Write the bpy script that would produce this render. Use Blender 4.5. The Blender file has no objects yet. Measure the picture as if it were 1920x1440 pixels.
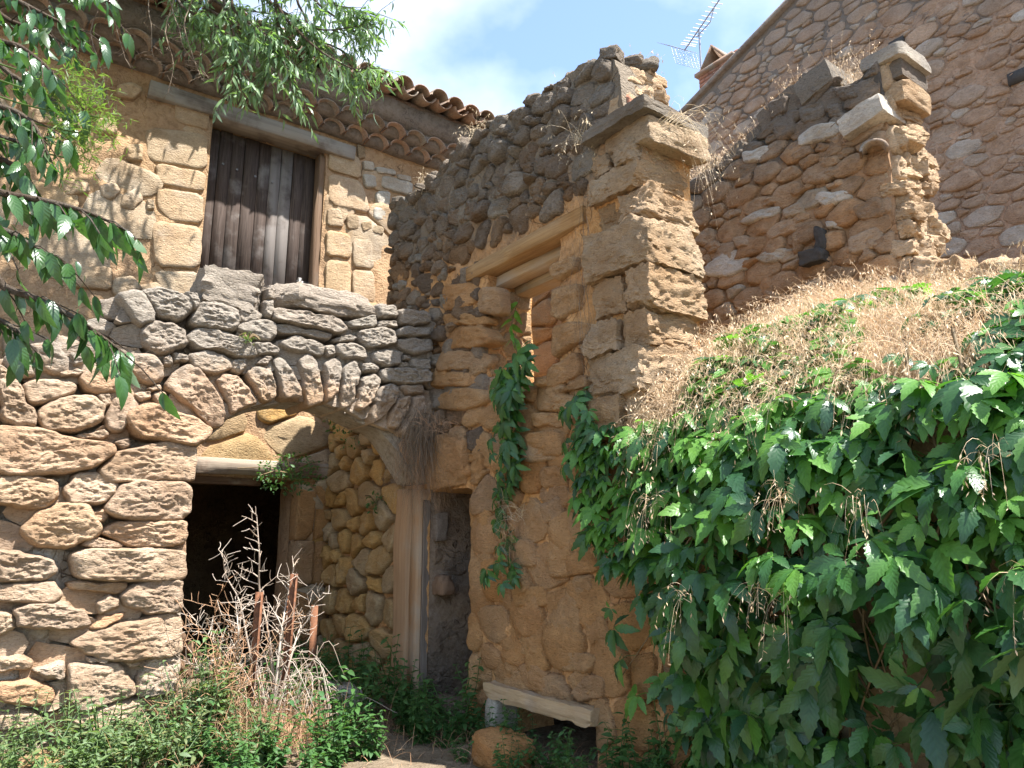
import bpy, math, random
import numpy as np
from mathutils import Vector, Matrix, noise, Quaternion

# ------------------------------------------------------------------ camera, sky, sun, exposure
random.seed(11)
scene = bpy.context.scene
COL = scene.collection
FPX, PITCH, EYE = 1400.0, math.radians(12.0), 1.6
cam_data = bpy.data.cameras.new('camera')
cam_data.sensor_width = 36.0
cam_data.lens = 36.0 * FPX / 1920.0
cam_data.clip_start, cam_data.clip_end = 0.05, 2000.0
cam = bpy.data.objects.new('camera', cam_data)
COL.objects.link(cam)
cam.location = (0, 0, EYE)
cam.rotation_euler = (math.radians(90) + PITCH, 0, 0)
scene.camera = cam

E1 = (math.sin(math.radians(54)), math.cos(math.radians(54)))      # along the house front, to the right and away
E2 = (-E1[1], E1[0])                                              # along the ruined walls, to the left and away
SUN_A, SUN_EL = math.radians(24.0), math.radians(62.0)
NB = (E1[1], -E1[0])
sx = NB[0] * math.cos(SUN_A) + E1[0] * math.sin(SUN_A)
sy = NB[1] * math.cos(SUN_A) + E1[1] * math.sin(SUN_A)
SUN_DIR = Vector((sx * math.cos(SUN_EL), sy * math.cos(SUN_EL), math.sin(SUN_EL)))
sun_data = bpy.data.lights.new('sun', 'SUN')
sun_data.energy = 5.0
sun_data.angle = math.radians(0.53)
sun_data.color = (1.0, 0.965, 0.92)
sun = bpy.data.objects.new('sun', sun_data)
COL.objects.link(sun)
sun.rotation_euler = SUN_DIR.to_track_quat('Z', 'Y').to_euler()
sun.location = SUN_DIR * 40

world = bpy.data.worlds.new('World')
scene.world = world
world.use_nodes = True
wn, wl = world.node_tree.nodes, world.node_tree.links
wn.clear()
w_out = wn.new('ShaderNodeOutputWorld'); w_bg = wn.new('ShaderNodeBackground')
w_sky = wn.new('ShaderNodeTexSky'); w_sky.sky_type = 'NISHITA'; w_sky.sun_disc = False
w_sky.sun_elevation = SUN_EL
w_sky.sun_rotation = math.atan2(SUN_DIR.x, SUN_DIR.y)
w_sky.air_density = 1.0; w_sky.dust_density = 0.5; w_sky.ozone_density = 1.6
w_tc = wn.new('ShaderNodeTexCoord')
w_map = wn.new('ShaderNodeMapping'); w_map.inputs['Location'].default_value = (5.1, 2.2, 0.9)
w_map.inputs['Scale'].default_value = (1.0, 1.0, 1.5)
w_noise = wn.new('ShaderNodeTexNoise')
w_noise.inputs['Scale'].default_value = 2.6; w_noise.inputs['Detail'].default_value = 6.0
w_noise.inputs['Roughness'].default_value = 0.5
w_ramp = wn.new('ShaderNodeValToRGB')
w_ramp.color_ramp.elements[0].position = 0.45; w_ramp.color_ramp.elements[0].color = (0.03, 0.03, 0.03, 1)
w_ramp.color_ramp.elements[1].position = 0.78; w_ramp.color_ramp.elements[1].color = (1, 1, 1, 1)
w_mix = wn.new('ShaderNodeMix'); w_mix.data_type = 'RGBA'
w_mix.inputs[7].default_value = (4.6, 4.8, 5.0, 1)
wl.new(w_tc.outputs['Generated'], w_map.inputs['Vector'])
wl.new(w_map.outputs['Vector'], w_noise.inputs['Vector'])
wl.new(w_noise.outputs['Fac'], w_ramp.inputs['Fac'])
wl.new(w_ramp.outputs['Color'], w_mix.inputs[0])
wl.new(w_sky.outputs['Color'], w_mix.inputs[6])
wl.new(w_mix.outputs[2], w_bg.inputs['Color'])
w_bg.inputs['Strength'].default_value = 0.125
wl.new(w_bg.outputs['Background'], w_out.inputs['Surface'])

scene.view_settings.view_transform = 'Standard'
scene.view_settings.look = 'None'
scene.view_settings.gamma = 1.0
scene.view_settings.use_curve_mapping = False
scene.view_settings.exposure = 1.72
scene.render.engine = 'CYCLES'
scene.render.resolution_x, scene.render.resolution_y = 1024, 768

# ------------------------------------------------------------------ helpers: frames of the walls
CP, SP = math.cos(PITCH), math.sin(PITCH)
def ray(px, py):
    u = (px - 960) / FPX; v = (720 - py) / FPX
    return (u, CP - v * SP, SP + v * CP)
def at(px, py, Y):
    d = ray(px, py); t = Y / d[1]
    return Vector((d[0] * t, Y, EYE + d[2] * t))
class Wall:
    """a vertical wall plane: origin O on plan, a = direction to the right seen from the front, n = outward"""
    def __init__(w, O, a):
        w.O = O; w.a = a; w.n = (a[1], -a[0]); w.rz = math.atan2(a[1], a[0])
    def px(w, x, y, out=0.0):
        d = ray(x, y); q = (w.O[0] + w.n[0] * out, w.O[1] + w.n[1] * out)
        t = (q[0] * w.n[0] + q[1] * w.n[1]) / (d[0] * w.n[0] + d[1] * w.n[1])
        X, Y, Z = d[0] * t, d[1] * t, EYE + d[2] * t
        return ((X - w.O[0]) * w.a[0] + (Y - w.O[1]) * w.a[1], Z)
    def world(w, s, out, z):
        return Vector((w.O[0] + w.a[0] * s + w.n[0] * out, w.O[1] + w.a[1] * s + w.n[1] * out, z))
    def poly(w, pts, out=0.0):
        return [w.px(x, y, out) for x, y in pts]
O0 = (-0.672, 6.3)
A2 = (-E2[0], -E2[1])
WB = Wall(O0, E1)                                                        # wall with the arch
WC = Wall(O0, A2)                                                        # ruined wall with the small window
WA = Wall((O0[0] + 2.17 * E2[0], O0[1] + 2.17 * E2[1]), E1)             # house front
WF = Wall((2.74, 5.0), A2)                                               # second ruined wall
WG = Wall((O0[0] + 5.5 * E1[0], O0[1] + 5.5 * E1[1]), A2)               # tall gable house
def zpts(ox, oy, sc, pts):                                               # enlarged-detail coordinates to photo coordinates
    return [(ox + x / sc, oy + y / sc) for x, y in pts]

def tag(o, label=None, cat=None, group=None, kind=None):
    if label: o['label'] = label
    if cat: o['category'] = cat
    if group: o['group'] = group
    if kind: o['kind'] = kind
    return o
def thing(name, label, cat, loc=(0, 0, 0), rz=0.0, group=None):
    o = bpy.data.objects.new(name, None); COL.objects.link(o)
    o.empty_display_size = 0.2
    o.location = loc; o.rotation_euler = (0, 0, rz)
    return tag(o, label, cat, group)
def wall_thing(name, w, label, cat):
    return thing(name, label, cat, (w.O[0], w.O[1], 0), w.rz)

class MB:
    """collects vertices and faces, builds one mesh object"""
    def __init__(m): m.v = []; m.f = []; m.n = 0; m.uv = []
    def add(m, verts, faces, uv=None):
        verts = np.asarray(verts, float).reshape(-1, 3)
        for f in faces if isinstance(faces, list) else [faces]:
            m.f.append(np.asarray(f, int) + m.n)
        m.v.append(verts); m.n += len(verts)
        m.uv.append(np.zeros((len(verts), 2)) if uv is None else np.asarray(uv, float))
    def mesh(m, name, mat, smooth=True, sharp=0):
        me = bpy.data.meshes.new(name)
        v = np.concatenate(m.v)
        loops = []; totals = []
        for f in m.f:
            if f.ndim == 1: f = f[None]
            loops.append(f.ravel()); totals.append(np.full(len(f), f.shape[1]))
        loops = np.concatenate(loops); totals = np.concatenate(totals)
        starts = np.concatenate([[0], np.cumsum(totals)[:-1]])
        me.vertices.add(len(v)); me.vertices.foreach_set('co', v.ravel())
        me.loops.add(len(loops)); me.loops.foreach_set('vertex_index', loops.astype(np.int32))
        me.polygons.add(len(totals))
        me.polygons.foreach_set('loop_start', starts.astype(np.int32))
        me.polygons.foreach_set('loop_total', totals.astype(np.int32))
        uv = np.concatenate(m.uv)
        if np.any(uv):
            me.update(calc_edges=True)
            l = me.uv_layers.new(name='uv'); l.data.foreach_set('uv', uv[loops].ravel())
        me.update(calc_edges=True); me.validate()
        if smooth: me.polygons.foreach_set('use_smooth', np.ones(len(totals), bool))
        if sharp: me.set_sharp_from_angle(angle=math.radians(sharp))
        for mm in (mat if isinstance(mat, (list, tuple)) else [mat]): me.materials.append(mm)
        return me
    def build(m, name, mat, parent=None, smooth=True, loc=(0, 0, 0), rot=(0, 0, 0), sharp=0):
        return link(name, m.mesh(name, mat, smooth, sharp), parent, loc, rot)
def link(name, me, parent=None, loc=(0, 0, 0), rot=(0, 0, 0)):
    o = bpy.data.objects.new(name, me); COL.objects.link(o)
    o.location = loc; o.rotation_euler = rot; o.parent = parent
    return o

def fb(p, o=4, l=2.1, g=0.5):
    s = 0.0; a = 1.0; q = Vector(p)
    for i in range(o):
        s += a * noise.noise(q); q = q * l + Vector((3.1, 1.7, 5.3)); a *= g
    return s
def box_arr(x0, x1, y0, y1, z0, z1):
    v = [(x, y, z) for z in (z0, z1) for y in (y0, y1) for x in (x0, x1)]
    f = [[0, 2, 3, 1], [4, 5, 7, 6], [0, 1, 5, 4], [2, 6, 7, 3], [0, 4, 6, 2], [1, 3, 7, 5]]
    return v, np.array(f)
def block(sx, sy, sz, seed, rnd=0.25, amp=0.02, n=7, freq=4.0, strat=1.6, cut=(0.66, 0.85)):
    """a rounded, weathered block centred on the origin (a stone seen from several sides)"""
    vs = {}; V = []; Fq = []
    rb = random.Random(int(seed * 31 + 5)); cuts = []
    for _ in range(9):
        d = Vector((rb.gauss(0, 1), rb.gauss(0, 1), rb.gauss(0, 1))).normalized()
        sup = abs(d.x) * sx / 2 + abs(d.y) * sy / 2 + abs(d.z) * sz / 2
        cuts.append((d, sup * rb.uniform(*cut)))
    def vid(i, j, k):
        key = (i, j, k)
        if key not in vs:
            p = np.array([2 * i / n - 1, 2 * j / n - 1, 2 * k / n - 1])
            q = np.sign(p) * np.abs(p) ** 0.8
            r = np.linalg.norm(q); m_ = np.max(np.abs(q))
            sph = q / max(r, 1e-6) * m_ * 1.25
            q = q * (1 - rnd) + sph * rnd
            w = Vector((q[0] * sx / 2, q[1] * sy / 2, q[2] * sz / 2))
            for dv, cv in cuts:
                e = w.dot(dv) - cv
                if e > 0: w = w - dv * e * 0.9
            dn = Vector((q[0] / sx, q[1] / sy, q[2] / sz)).normalized() if w.length > 0 else Vector((0, 0, 1))
            d = dn * (fb((w.x * freq + seed * 7.3, w.y * freq, w.z * freq * strat), 2) * .55 + fb((w.x * freq * 4, w.y * freq * 4 + seed * 3.9, w.z * freq * 4 * strat), 3, 2.2, .6) * .45) * amp
            vs[key] = len(V); V.append(tuple(w + d))
        return vs[key]
    for a in range(n):
        for b in range(n):
            for s_, fl in ((0, 1), (n, 0)):
                for ax in range(3):
                    c = []
                    for (da, db) in ((0, 0), (1, 0), (1, 1), (0, 1)):
                        t = [0, 0, 0]; t[ax] = s_; t[(ax + 1) % 3] = a + da; t[(ax + 2) % 3] = b + db
                        c.append(vid(*t))
                    Fq.append(c[::-1] if fl else c)
    return V, np.array(Fq)
def tube_arr(pts, radii, sides=6, jit=0.0, seed=0):
    pts = [Vector(p) for p in pts]; V = []; n = len(pts); rr = random.Random(seed)
    up = Vector((0.31, 0.17, 0.93))
    for i, p in enumerate(pts):
        d = (pts[min(i + 1, n - 1)] - pts[max(i - 1, 0)]).normalized()
        x = d.cross(up)
        if x.length < 1e-3: x = d.cross(Vector((1, 0, 0)))
        x.normalize(); y = d.cross(x)
        for k in range(sides):
            a = 2 * math.pi * k / sides
            r = radii[i] * (1 + jit * (rr.random() - .5))
            V.append(p + x * math.cos(a) * r + y * math.sin(a) * r)
    Fq = [(i * sides + k, i * sides + (k + 1) % sides, (i + 1) * sides + (k + 1) % sides, (i + 1) * sides + k) for i in range(n - 1) for k in range(sides)]
    return [tuple(v) for v in V], np.array(Fq)
def smooth_line(pts, n):
    """Catmull-Rom through the points"""
    P = [Vector(p) for p in pts]; P = [P[0] * 2 - P[1]] + P + [P[-1] * 2 - P[-2]]
    out = []
    m = len(P) - 3
    for i in range(n + 1):
        t = i / n * m; k = min(int(t), m - 1); u = t - k
        a, b, c, d = P[k], P[k + 1], P[k + 2], P[k + 3]
        out.append(0.5 * ((2 * b) + (c - a) * u + (2 * a - 5 * b + 4 * c - d) * u * u + (3 * b - 3 * c + d - a) * u ** 3))
    return out

# ------------------------------------------------------------------ helpers: polygons
def inside(x, y, poly):
    x = np.asarray(x, float); y = np.asarray(y, float); r = np.zeros(x.shape, bool)
    n = len(poly)
    for i in range(n):
        x1, y1 = poly[i]; x2, y2 = poly[(i + 1) % n]
        c = ((y1 > y) != (y2 > y)) & (x < (x2 - x1) * (y - y1) / ((y2 - y1) if y2 != y1 else 1e-9) + x1)
        r ^= c
    return r
def nearest_on(poly, x, y):
    best = (1e9, x, y); n = len(poly)
    for i in range(n):
        x1, y1 = poly[i]; x2, y2 = poly[(i + 1) % n]
        dx, dy = x2 - x1, y2 - y1; L = dx * dx + dy * dy
        t = 0 if L == 0 else max(0, min(1, ((x - x1) * dx + (y - y1) * dy) / L))
        qx, qy = x1 + t * dx, y1 + t * dy; d = math.hypot(x - qx, y - qy)
        if d < best[0]: best = (d, qx, qy)
    return best
def area_c(poly):
    a = cx = cy = 0.0
    for i in range(len(poly)):
        x1, y1 = poly[i]; x2, y2 = poly[(i + 1) % len(poly)]
        k = x1 * y2 - x2 * y1; a += k; cx += (x1 + x2) * k; cy += (y1 + y2) * k
    if abs(a) < 1e-9: return 0, poly[0][0], poly[0][1]
    return a / 2, cx / (3 * a), cy / (3 * a)
def clip(poly, nx, ny, d):
    """keep nx*x+ny*y <= d"""
    out = []
    for i in range(len(poly)):
        p, q = poly[i], poly[(i + 1) % len(poly)]
        fp, fq = nx * p[0] + ny * p[1] - d, nx * q[0] + ny * q[1] - d
        if fp <= 0: out.append(p)
        if (fp < 0 < fq) or (fq < 0 < fp):
            t = fp / (fp - fq); out.append((p[0] + t * (q[0] - p[0]), p[1] + t * (q[1] - p[1])))
    return out
def chaikin(poly, it=2, k=0.25):
    for _ in range(it):
        o = []
        for i in range(len(poly)):
            p, q = poly[i], poly[(i + 1) % len(poly)]
            o += [(p[0] * (1 - k) + q[0] * k, p[1] * (1 - k) + q[1] * k), (p[0] * k + q[0] * (1 - k), p[1] * k + q[1] * (1 - k))]
        poly = o
    return poly
def resample(poly, n):
    P = np.array(poly + [poly[0]]); d = np.r_[0, np.cumsum(np.hypot(*np.diff(P, axis=0).T))]
    t = np.linspace(0, d[-1], n, endpoint=False)
    return np.c_[np.interp(t, d, P[:, 0]), np.interp(t, d, P[:, 1])]

def stone_arrays(poly, h, seed, N=20, K=6, back=0.06, p=5.0, rough=0.015, freq=5.0, strat=2.0, edge=0.012, corner=1, tilt=(0, 0), bevel=0.016, facet=0.22):
    """a stone set in a wall: outline poly (s, z), a broken face standing h in front of the wall plane"""
    A_, cx, cz = area_c(poly)
    if A_ < 0: poly = poly[::-1]
    rr = random.Random(int(seed * 13.7)); size = math.sqrt(abs(A_))
    pts = resample(chaikin(list(poly), corner, 0.13), N) - np.array([cx, cz])
    rad = np.hypot(pts[:, 0], pts[:, 1]) + 1e-6
    for i in range(N):
        x, z = pts[i]; q = fb((x * 7 + seed * 3.3, z * 7, seed * 1.7), 3, 2.3, 0.6)
        pts[i] *= 1 + edge * q / rad[i]
    planes = [(rr.uniform(-facet, facet), rr.uniform(-facet, facet), rr.uniform(0, 0.09) * size) for _ in range(4)]
    bev = min(bevel, size * 0.16)
    ins = [(0.0, -back), (0.0, -0.25), (0.18, 0.32), (0.55, 0.72), (1.0, 0.93)]        # (inset in bevels, height)
    Kr = max(2, K - 3)
    rows = [(k / bev if False else k, v, None) for k, v in ins] + [(1.0, 1.0, 1 - ((j + 1) / (Kr + 1))) for j in range(Kr)]
    V = []
    for k, (bi, hv, f) in enumerate(rows):
        for i in range(N):
            r = 1 - min(bev * bi / rad[i], 0.4)
            if f is not None: r *= f
            x, z = pts[i] * r
            if k == 0: V.append((x, back, z)); continue
            o = h * hv
            q = ((x + cx) * freq + seed, (z + cz) * freq * strat, seed * 0.37)
            d = fb(q, 5, 2.2, 0.6); g = 1.0 if f is not None else (0.35 + 0.55 * bi)
            fc = min(c + a_ * x + b_ * z for a_, b_, c in planes)
            o += (rough * (0.55 * d + 0.55 * fb((q[0] * 3.1, q[1] * 3.4, seed), 3, 2.2, .65)) + fc * 0.8) * g + tilt[0] * x + tilt[1] * z
            x += rough * 0.4 * noise.noise(Vector((q[1], q[0] + 7, seed))); z += rough * 0.4 * noise.noise(Vector((q[0] + 3, q[1], seed + 4)))
            V.append((x, -o, z))
    n = len(rows)
    c = np.mean(np.array(V[-N:]), axis=0); V.append(tuple(c)); last = len(V) - 1
    Q = [(k * N + i, k * N + (i + 1) % N, (k + 1) * N + (i + 1) % N, (k + 1) * N + i) for k in range(n - 1) for i in range(N)]
    T = [((n - 1) * N + i, (n - 1) * N + (i + 1) % N, last) for i in range(N)]
    return V, [np.array(Q), np.array(T)], (cx, cz)
def stone(poly, h, seed, mat, parent, name='stone', end=None, y0=0.0, **kw):
    V, F, (cx, cz) = stone_arrays(poly, h, seed, **kw)
    m = MB(); m.add(V, F)
    if end is None:
        return m.build(name, mat, parent, loc=(cx, y0, cz))
    return m.build(name, mat, parent, loc=(end, cx, cz), rot=(0, 0, math.pi / 2))

def rubble(region, rmin, rmax, asp, seed, holes=(), avoid=(), tries=2500, clips=(), fill=0.93, big=0.3, mixed=0.25):
    """a random rubble bond: cells of a power diagram round packed points, wider than high"""
    rr = np.random.RandomState(seed)
    xs = [p[0] for p in region]; zs = [p[1] for p in region]
    rad = rmin + (rmax - rmin) * rr.rand(tries) ** (1 / big * 0.6)
    rad = rad[np.argsort(-rad * rr.rand(tries) ** mixed)]
    cx = min(xs) + (max(xs) - min(xs)) * rr.rand(tries); cz = min(zs) + (max(zs) - min(zs)) * rr.rand(tries)
    ok = inside(cx, cz, region)
    for hpoly in list(holes) + list(avoid): ok &= ~inside(cx, cz, hpoly)
    cx, cz, rad = cx[ok], cz[ok], rad[ok]
    PX, PZ, PR = [], [], []
    for x, z, r in zip(cx, cz, rad):
        if PX:
            dx = (np.array(PX) - x) / asp; dz = np.array(PZ) - z
            if np.any(np.hypot(dx, dz) < (np.array(PR) + r) * 0.88): continue
        PX.append(x); PZ.append(z); PR.append(r)
    PX, PZ, PR = map(np.array, (PX, PZ, PR)); cells = []
    for i in range(len(PX)):
        x, z, r = PX[i] / asp, PZ[i], PR[i]; R = r * 1.9
        poly = [(x + R * math.cos(a) * (1 + .1 * math.sin(i + 3 * a)), z + R * math.sin(a)) for a in np.linspace(0, 2 * math.pi, 10, endpoint=False)]
        for j in np.where(np.hypot(PX / asp - x, PZ - z) < rmax * 3.2)[0]:
            if j == i: continue
            qx, qz = PX[j] / asp, PZ[j]; dx, dz = qx - x, qz - z
            poly = clip(poly, 2 * dx, 2 * dz, qx * qx + qz * qz - PR[j] ** 2 - x * x - z * z + r * r)
            if len(poly) < 3: break
        if len(poly) < 3: continue
        poly = [(a * asp, b) for a, b in poly]
        for hp in holes:
            A_ = area_c(hp)[0]; best = None
            for k in range(len(hp)):
                p, q = hp[k], hp[(k + 1) % len(hp)]
                nx, nz = (q[1] - p[1]), -(q[0] - p[0])
                if A_ < 0: nx, nz = -nx, -nz
                L = math.hypot(nx, nz); nx /= L; nz /= L
                d = (PX[i] - p[0]) * nx + (PZ[i] - p[1]) * nz
                if best is None or d > best[0]: best = (d, nx, nz, p)
            poly = clip(poly, -best[1], -best[2], -(best[3][0] * best[1] + best[3][1] * best[2]))
            if len(poly) < 3: break
        for (nx, nz, d) in clips:
            if len(poly) >= 3: poly = clip(poly, nx, nz, d)
        ra = area_c(region)[0]
        for k in range(len(region)):
            p0, q0 = region[k], region[(k + 1) % len(region)]; ex, ez = q0[0] - p0[0], q0[1] - p0[1]; L = math.hypot(ex, ez)
            if L < 1e-6 or len(poly) < 3: continue
            t = ((PX[i] - p0[0]) * ex + (PZ[i] - p0[1]) * ez) / L
            nx, nz = ez / L, -ex / L
            if ra < 0: nx, nz = -nx, -nz
            d = (PX[i] - p0[0]) * nx + (PZ[i] - p0[1]) * nz
            if d < 0 and -0.05 < t < L + 0.05 and -d < r * asp * 2: poly = clip(poly, nx, nz, p0[0] * nx + p0[1] * nz)
        if len(poly) < 3: continue
        A_, gx, gz = area_c(poly)
        if abs(A_) < rmin * rmin * 0.8: continue
        poly = [(gx + (a - gx) * fill, gz + (b - gz) * fill) for a, b in poly]
        cells.append((poly, abs(A_)))
    return cells

def core(name, outline, holes, thick, mat, parent, cell=0.06, amp=0.02, out=-0.012, back_amp=0.03, freq=4.0, end=None, out_fn=None):
    """the mortar and hearting of a wall: a slab with openings, rough front, cut to the outline"""
    xs = [p[0] for p in outline]; zs = [p[1] for p in outline]
    x0, z0 = min(xs) - cell, min(zs) - cell
    nx = int((max(xs) - x0) / cell) + 2; nz = int((max(zs) - z0) / cell) + 2
    gx, gz = np.meshgrid(x0 + (np.arange(nx) + .5) * cell, z0 + (np.arange(nz) + .5) * cell, indexing='ij')
    keep = inside(gx, gz, outline)
    for h in holes: keep &= ~inside(gx, gz, h)
    pad = np.pad(keep, 1)
    idx = -np.ones((nx + 1, nz + 1), int); V = []; bd = []
    for i in range(nx + 1):
        for k in range(nz + 1):
            nb = pad[i:i + 2, k:k + 2]
            if nb.any():
                x, z = x0 + i * cell, z0 + k * cell
                edge = not nb.all()
                if edge:
                    b = min((nearest_on(p, x, z) for p in [outline] + list(holes)), key=lambda t: t[0])
                    if b[0] < cell * 0.95: x, z = b[1], b[2]
                idx[i, k] = len(V); bd.append(edge)
                V.append((x, -((out_fn(x, z) if out_fn else out) + amp * fb((x * freq, z * freq, 3.3), 5, 2.2, 0.6)), z))
    n = len(V)
    V += [(x, thick + back_amp * noise.noise(Vector((x * 3, z * 3, 9))), z) for x, y, z in V]
    Q = []
    for i in range(nx):
        for k in range(nz):
            if keep[i, k]:
                a, b, c, d = idx[i, k], idx[i + 1, k], idx[i + 1, k + 1], idx[i, k + 1]
                Q.append((a, b, c, d)); Q.append((a + n, d + n, c + n, b + n))
                if not pad[i + 1, k]: Q.append((a, a + n, b + n, b))
                if not pad[i + 1, k + 2]: Q.append((c, c + n, d + n, d))
                if not pad[i, k + 1]: Q.append((d, d + n, a + n, a))
                if not pad[i + 2, k + 1]: Q.append((b, b + n, c + n, c))
    m = MB(); m.add(V, np.array(Q))
    o = m.build(name, mat, parent, sharp=55)
    # keep the arrises crisp
    return o
# ------------------------------------------------------------------ materials
class NT:
    def __init__(s, name):
        s.m = bpy.data.materials.new(name); s.m.use_nodes = True
        s.t = s.m.node_tree; s.t.nodes.clear()
        s.out = s.t.nodes.new('ShaderNodeOutputMaterial')
    def n(s, kind, **kw):
        nd = s.t.nodes.new('ShaderNode' + kind)
        for k, v in kw.items(): setattr(nd, k, v)
        return nd
    def l(s, a, b): s.t.links.new(a, b)
    def val(s, sock, v):
        if isinstance(v, bpy.types.NodeSocket): s.l(v, sock)
        else: sock.default_value = v
    def math(s, op, a, b=0.0, clamp=False):
        nd = s.n('Math', operation=op, use_clamp=clamp)
        s.val(nd.inputs[0], a); s.val(nd.inputs[1], b); return nd.outputs[0]
    def mix(s, f, a, b, mode='MIX'):
        nd = s.n('Mix', data_type='RGBA', blend_type=mode)
        s.val(nd.inputs[0], f)
        for k, v in ((6, a), (7, b)):
            s.val(nd.inputs[k], v if isinstance(v, bpy.types.NodeSocket) else (*v, 1) if len(v) == 3 else v)
        return nd.outputs[2]
    def noise(s, vec, scale, detail=5, rough=0.55, dist=0.0):
        nd = s.n('TexNoise'); s.l(vec, nd.inputs['Vector'])
        nd.inputs['Scale'].default_value = scale; nd.inputs['Detail'].default_value = detail
        nd.inputs['Roughness'].default_value = rough; nd.inputs['Distortion'].default_value = dist
        return nd.outputs['Fac']
    def voro(s, vec, scale, feature='F1'):
        nd = s.n('TexVoronoi', feature=feature); s.l(vec, nd.inputs['Vector']); nd.inputs['Scale'].default_value = scale
        return nd.outputs['Distance']
    def ramp(s, f, stops, interp='LINEAR'):
        nd = s.n('ValToRGB'); s.l(f, nd.inputs['Fac']); cr = nd.color_ramp; cr.interpolation = interp
        while len(cr.elements) < len(stops): cr.elements.new(0.5)
        for e, (p, c) in zip(cr.elements, stops):
            e.position = p; e.color = (*c, 1) if not isinstance(c, (int, float)) else (c, c, c, 1)
        return nd.outputs['Color']
    def maprange(s, v, a, b, c=0.0, d=1.0):
        nd = s.n('MapRange', interpolation_type='SMOOTHSTEP'); s.val(nd.inputs[0], v)
        for i, q in enumerate((a, b, c, d)): nd.inputs[i + 1].default_value = q
        return nd.outputs[0]
    def mapping(s, vec, scale=(1, 1, 1), rot=(0, 0, 0)):
        nd = s.n('Mapping'); s.l(vec, nd.inputs['Vector']); nd.inputs['Scale'].default_value = scale; nd.inputs['Rotation'].default_value = rot
        return nd.outputs[0]
    def rnd(s):
        """a number of its own for every object and every loose piece"""
        oi = s.n('ObjectInfo'); g = s.n('NewGeometry')
        return s.math('FRACT', s.math('ADD', oi.outputs['Random'], g.outputs['Random Per Island']))
    def pos(s): return s.n('NewGeometry').outputs['Position']
    def bump(s, h, strength=0.5, dist=0.02, prev=None):
        nd = s.n('Bump'); nd.inputs['Strength'].default_value = strength; nd.inputs['Distance'].default_value = dist
        s.l(h, nd.inputs['Height'])
        if prev is not None: s.l(prev, nd.inputs['Normal'])
        return nd.outputs[0]
    def principled(s, col, rough=0.9, normal=None, spec=0.25, metal=0.0):
        b = s.n('BsdfPrincipled'); s.val(b.inputs['Base Color'], col if isinstance(col, bpy.types.NodeSocket) else (*col, 1))
        s.val(b.inputs['Roughness'], rough); b.inputs['Specular IOR Level'].default_value = spec; b.inputs['Metallic'].default_value = metal
        if normal is not None: s.l(normal, b.inputs['Normal'])
        return b
    def done(s, shader): s.l(shader, s.out.inputs['Surface']); return s.m

def stone_mat(name, cols, lichen=(0.2, 0.19, 0.165), lz=None, lamt=1.0, base_l=0.2, bump=0.7, scale=1.0, strat=2.2, dust=None, wash=None, wamt=0.0):
    """weathered stone: a tint of its own per stone, blotches, grain; lichen and soot growing on the upper part lz=(from, to)"""
    t = NT(name); p = t.pos(); ps = t.mapping(p, (1, 1, strat))
    k = len(cols)
    c = t.ramp(t.rnd(), [(i / (k - 1), q) for i, q in enumerate(cols)], 'LINEAR')
    n1 = t.noise(p, 3.2 * scale, 6, 0.6)
    n2 = t.noise(ps, 17 * scale, 8, 0.7, 0.4)
    n3 = t.noise(ps, 55 * scale, 5, 0.75)
    c = t.mix(t.maprange(n1, 0.35, 0.7), c, t.mix(1.0, c, (0.72, 0.66, 0.6), 'MULTIPLY'))
    c = t.mix(t.maprange(n2, 0.42, 0.75), c, t.mix(1.0, c, (1.35, 1.32, 1.28), 'MULTIPLY'))
    c = t.mix(t.math('MULTIPLY', t.maprange(n3, 0.5, 0.36), 0.55), c, t.mix(1.0, c, (0.45, 0.4, 0.36), 'MULTIPLY'))
    if wash:
        c = t.mix(t.math('MULTIPLY', t.maprange(t.noise(p, 1.7, 5, 0.6), 0.38, 0.62), wamt), c, wash)
    n4 = t.noise(p, 2.1, 6, 0.65)
    if lz:
        z = t.n('SeparateXYZ'); t.l(p, z.inputs[0])
        f = t.maprange(z.outputs[2], lz[0], lz[1])
        f = t.math('ADD', f, t.math('MULTIPLY', t.math('SUBTRACT', n4, 0.5), 1.5))
        f = t.math('ADD', f, t.math('MULTIPLY', t.math('SUBTRACT', n2, 0.5), 0.9))
        f = t.math('MULTIPLY', t.maprange(f, 0.25, 0.75), lamt)
    else:
        f = t.math('MULTIPLY', t.maprange(t.math('ADD', n4, t.math('MULTIPLY', n2, 0.5)), 0.72, 0.95), base_l * 3)
    c = t.mix(f, c, t.mix(t.maprange(n3, 0.35, 0.65), lichen, [q * 1.7 for q in lichen]))
    h = t.math('ADD', t.math('MULTIPLY', n2, 1.0), t.math('MULTIPLY', n3, 0.8))
    pits = t.maprange(t.voro(ps, 30 * scale), 0.0, 0.45)
    h = t.math('ADD', h, t.math('MULTIPLY', pits, 0.28))
    nm = t.bump(h, bump, 0.05)
    return t.done(t.principled(c, 0.92, nm, 0.15).outputs[0])
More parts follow.
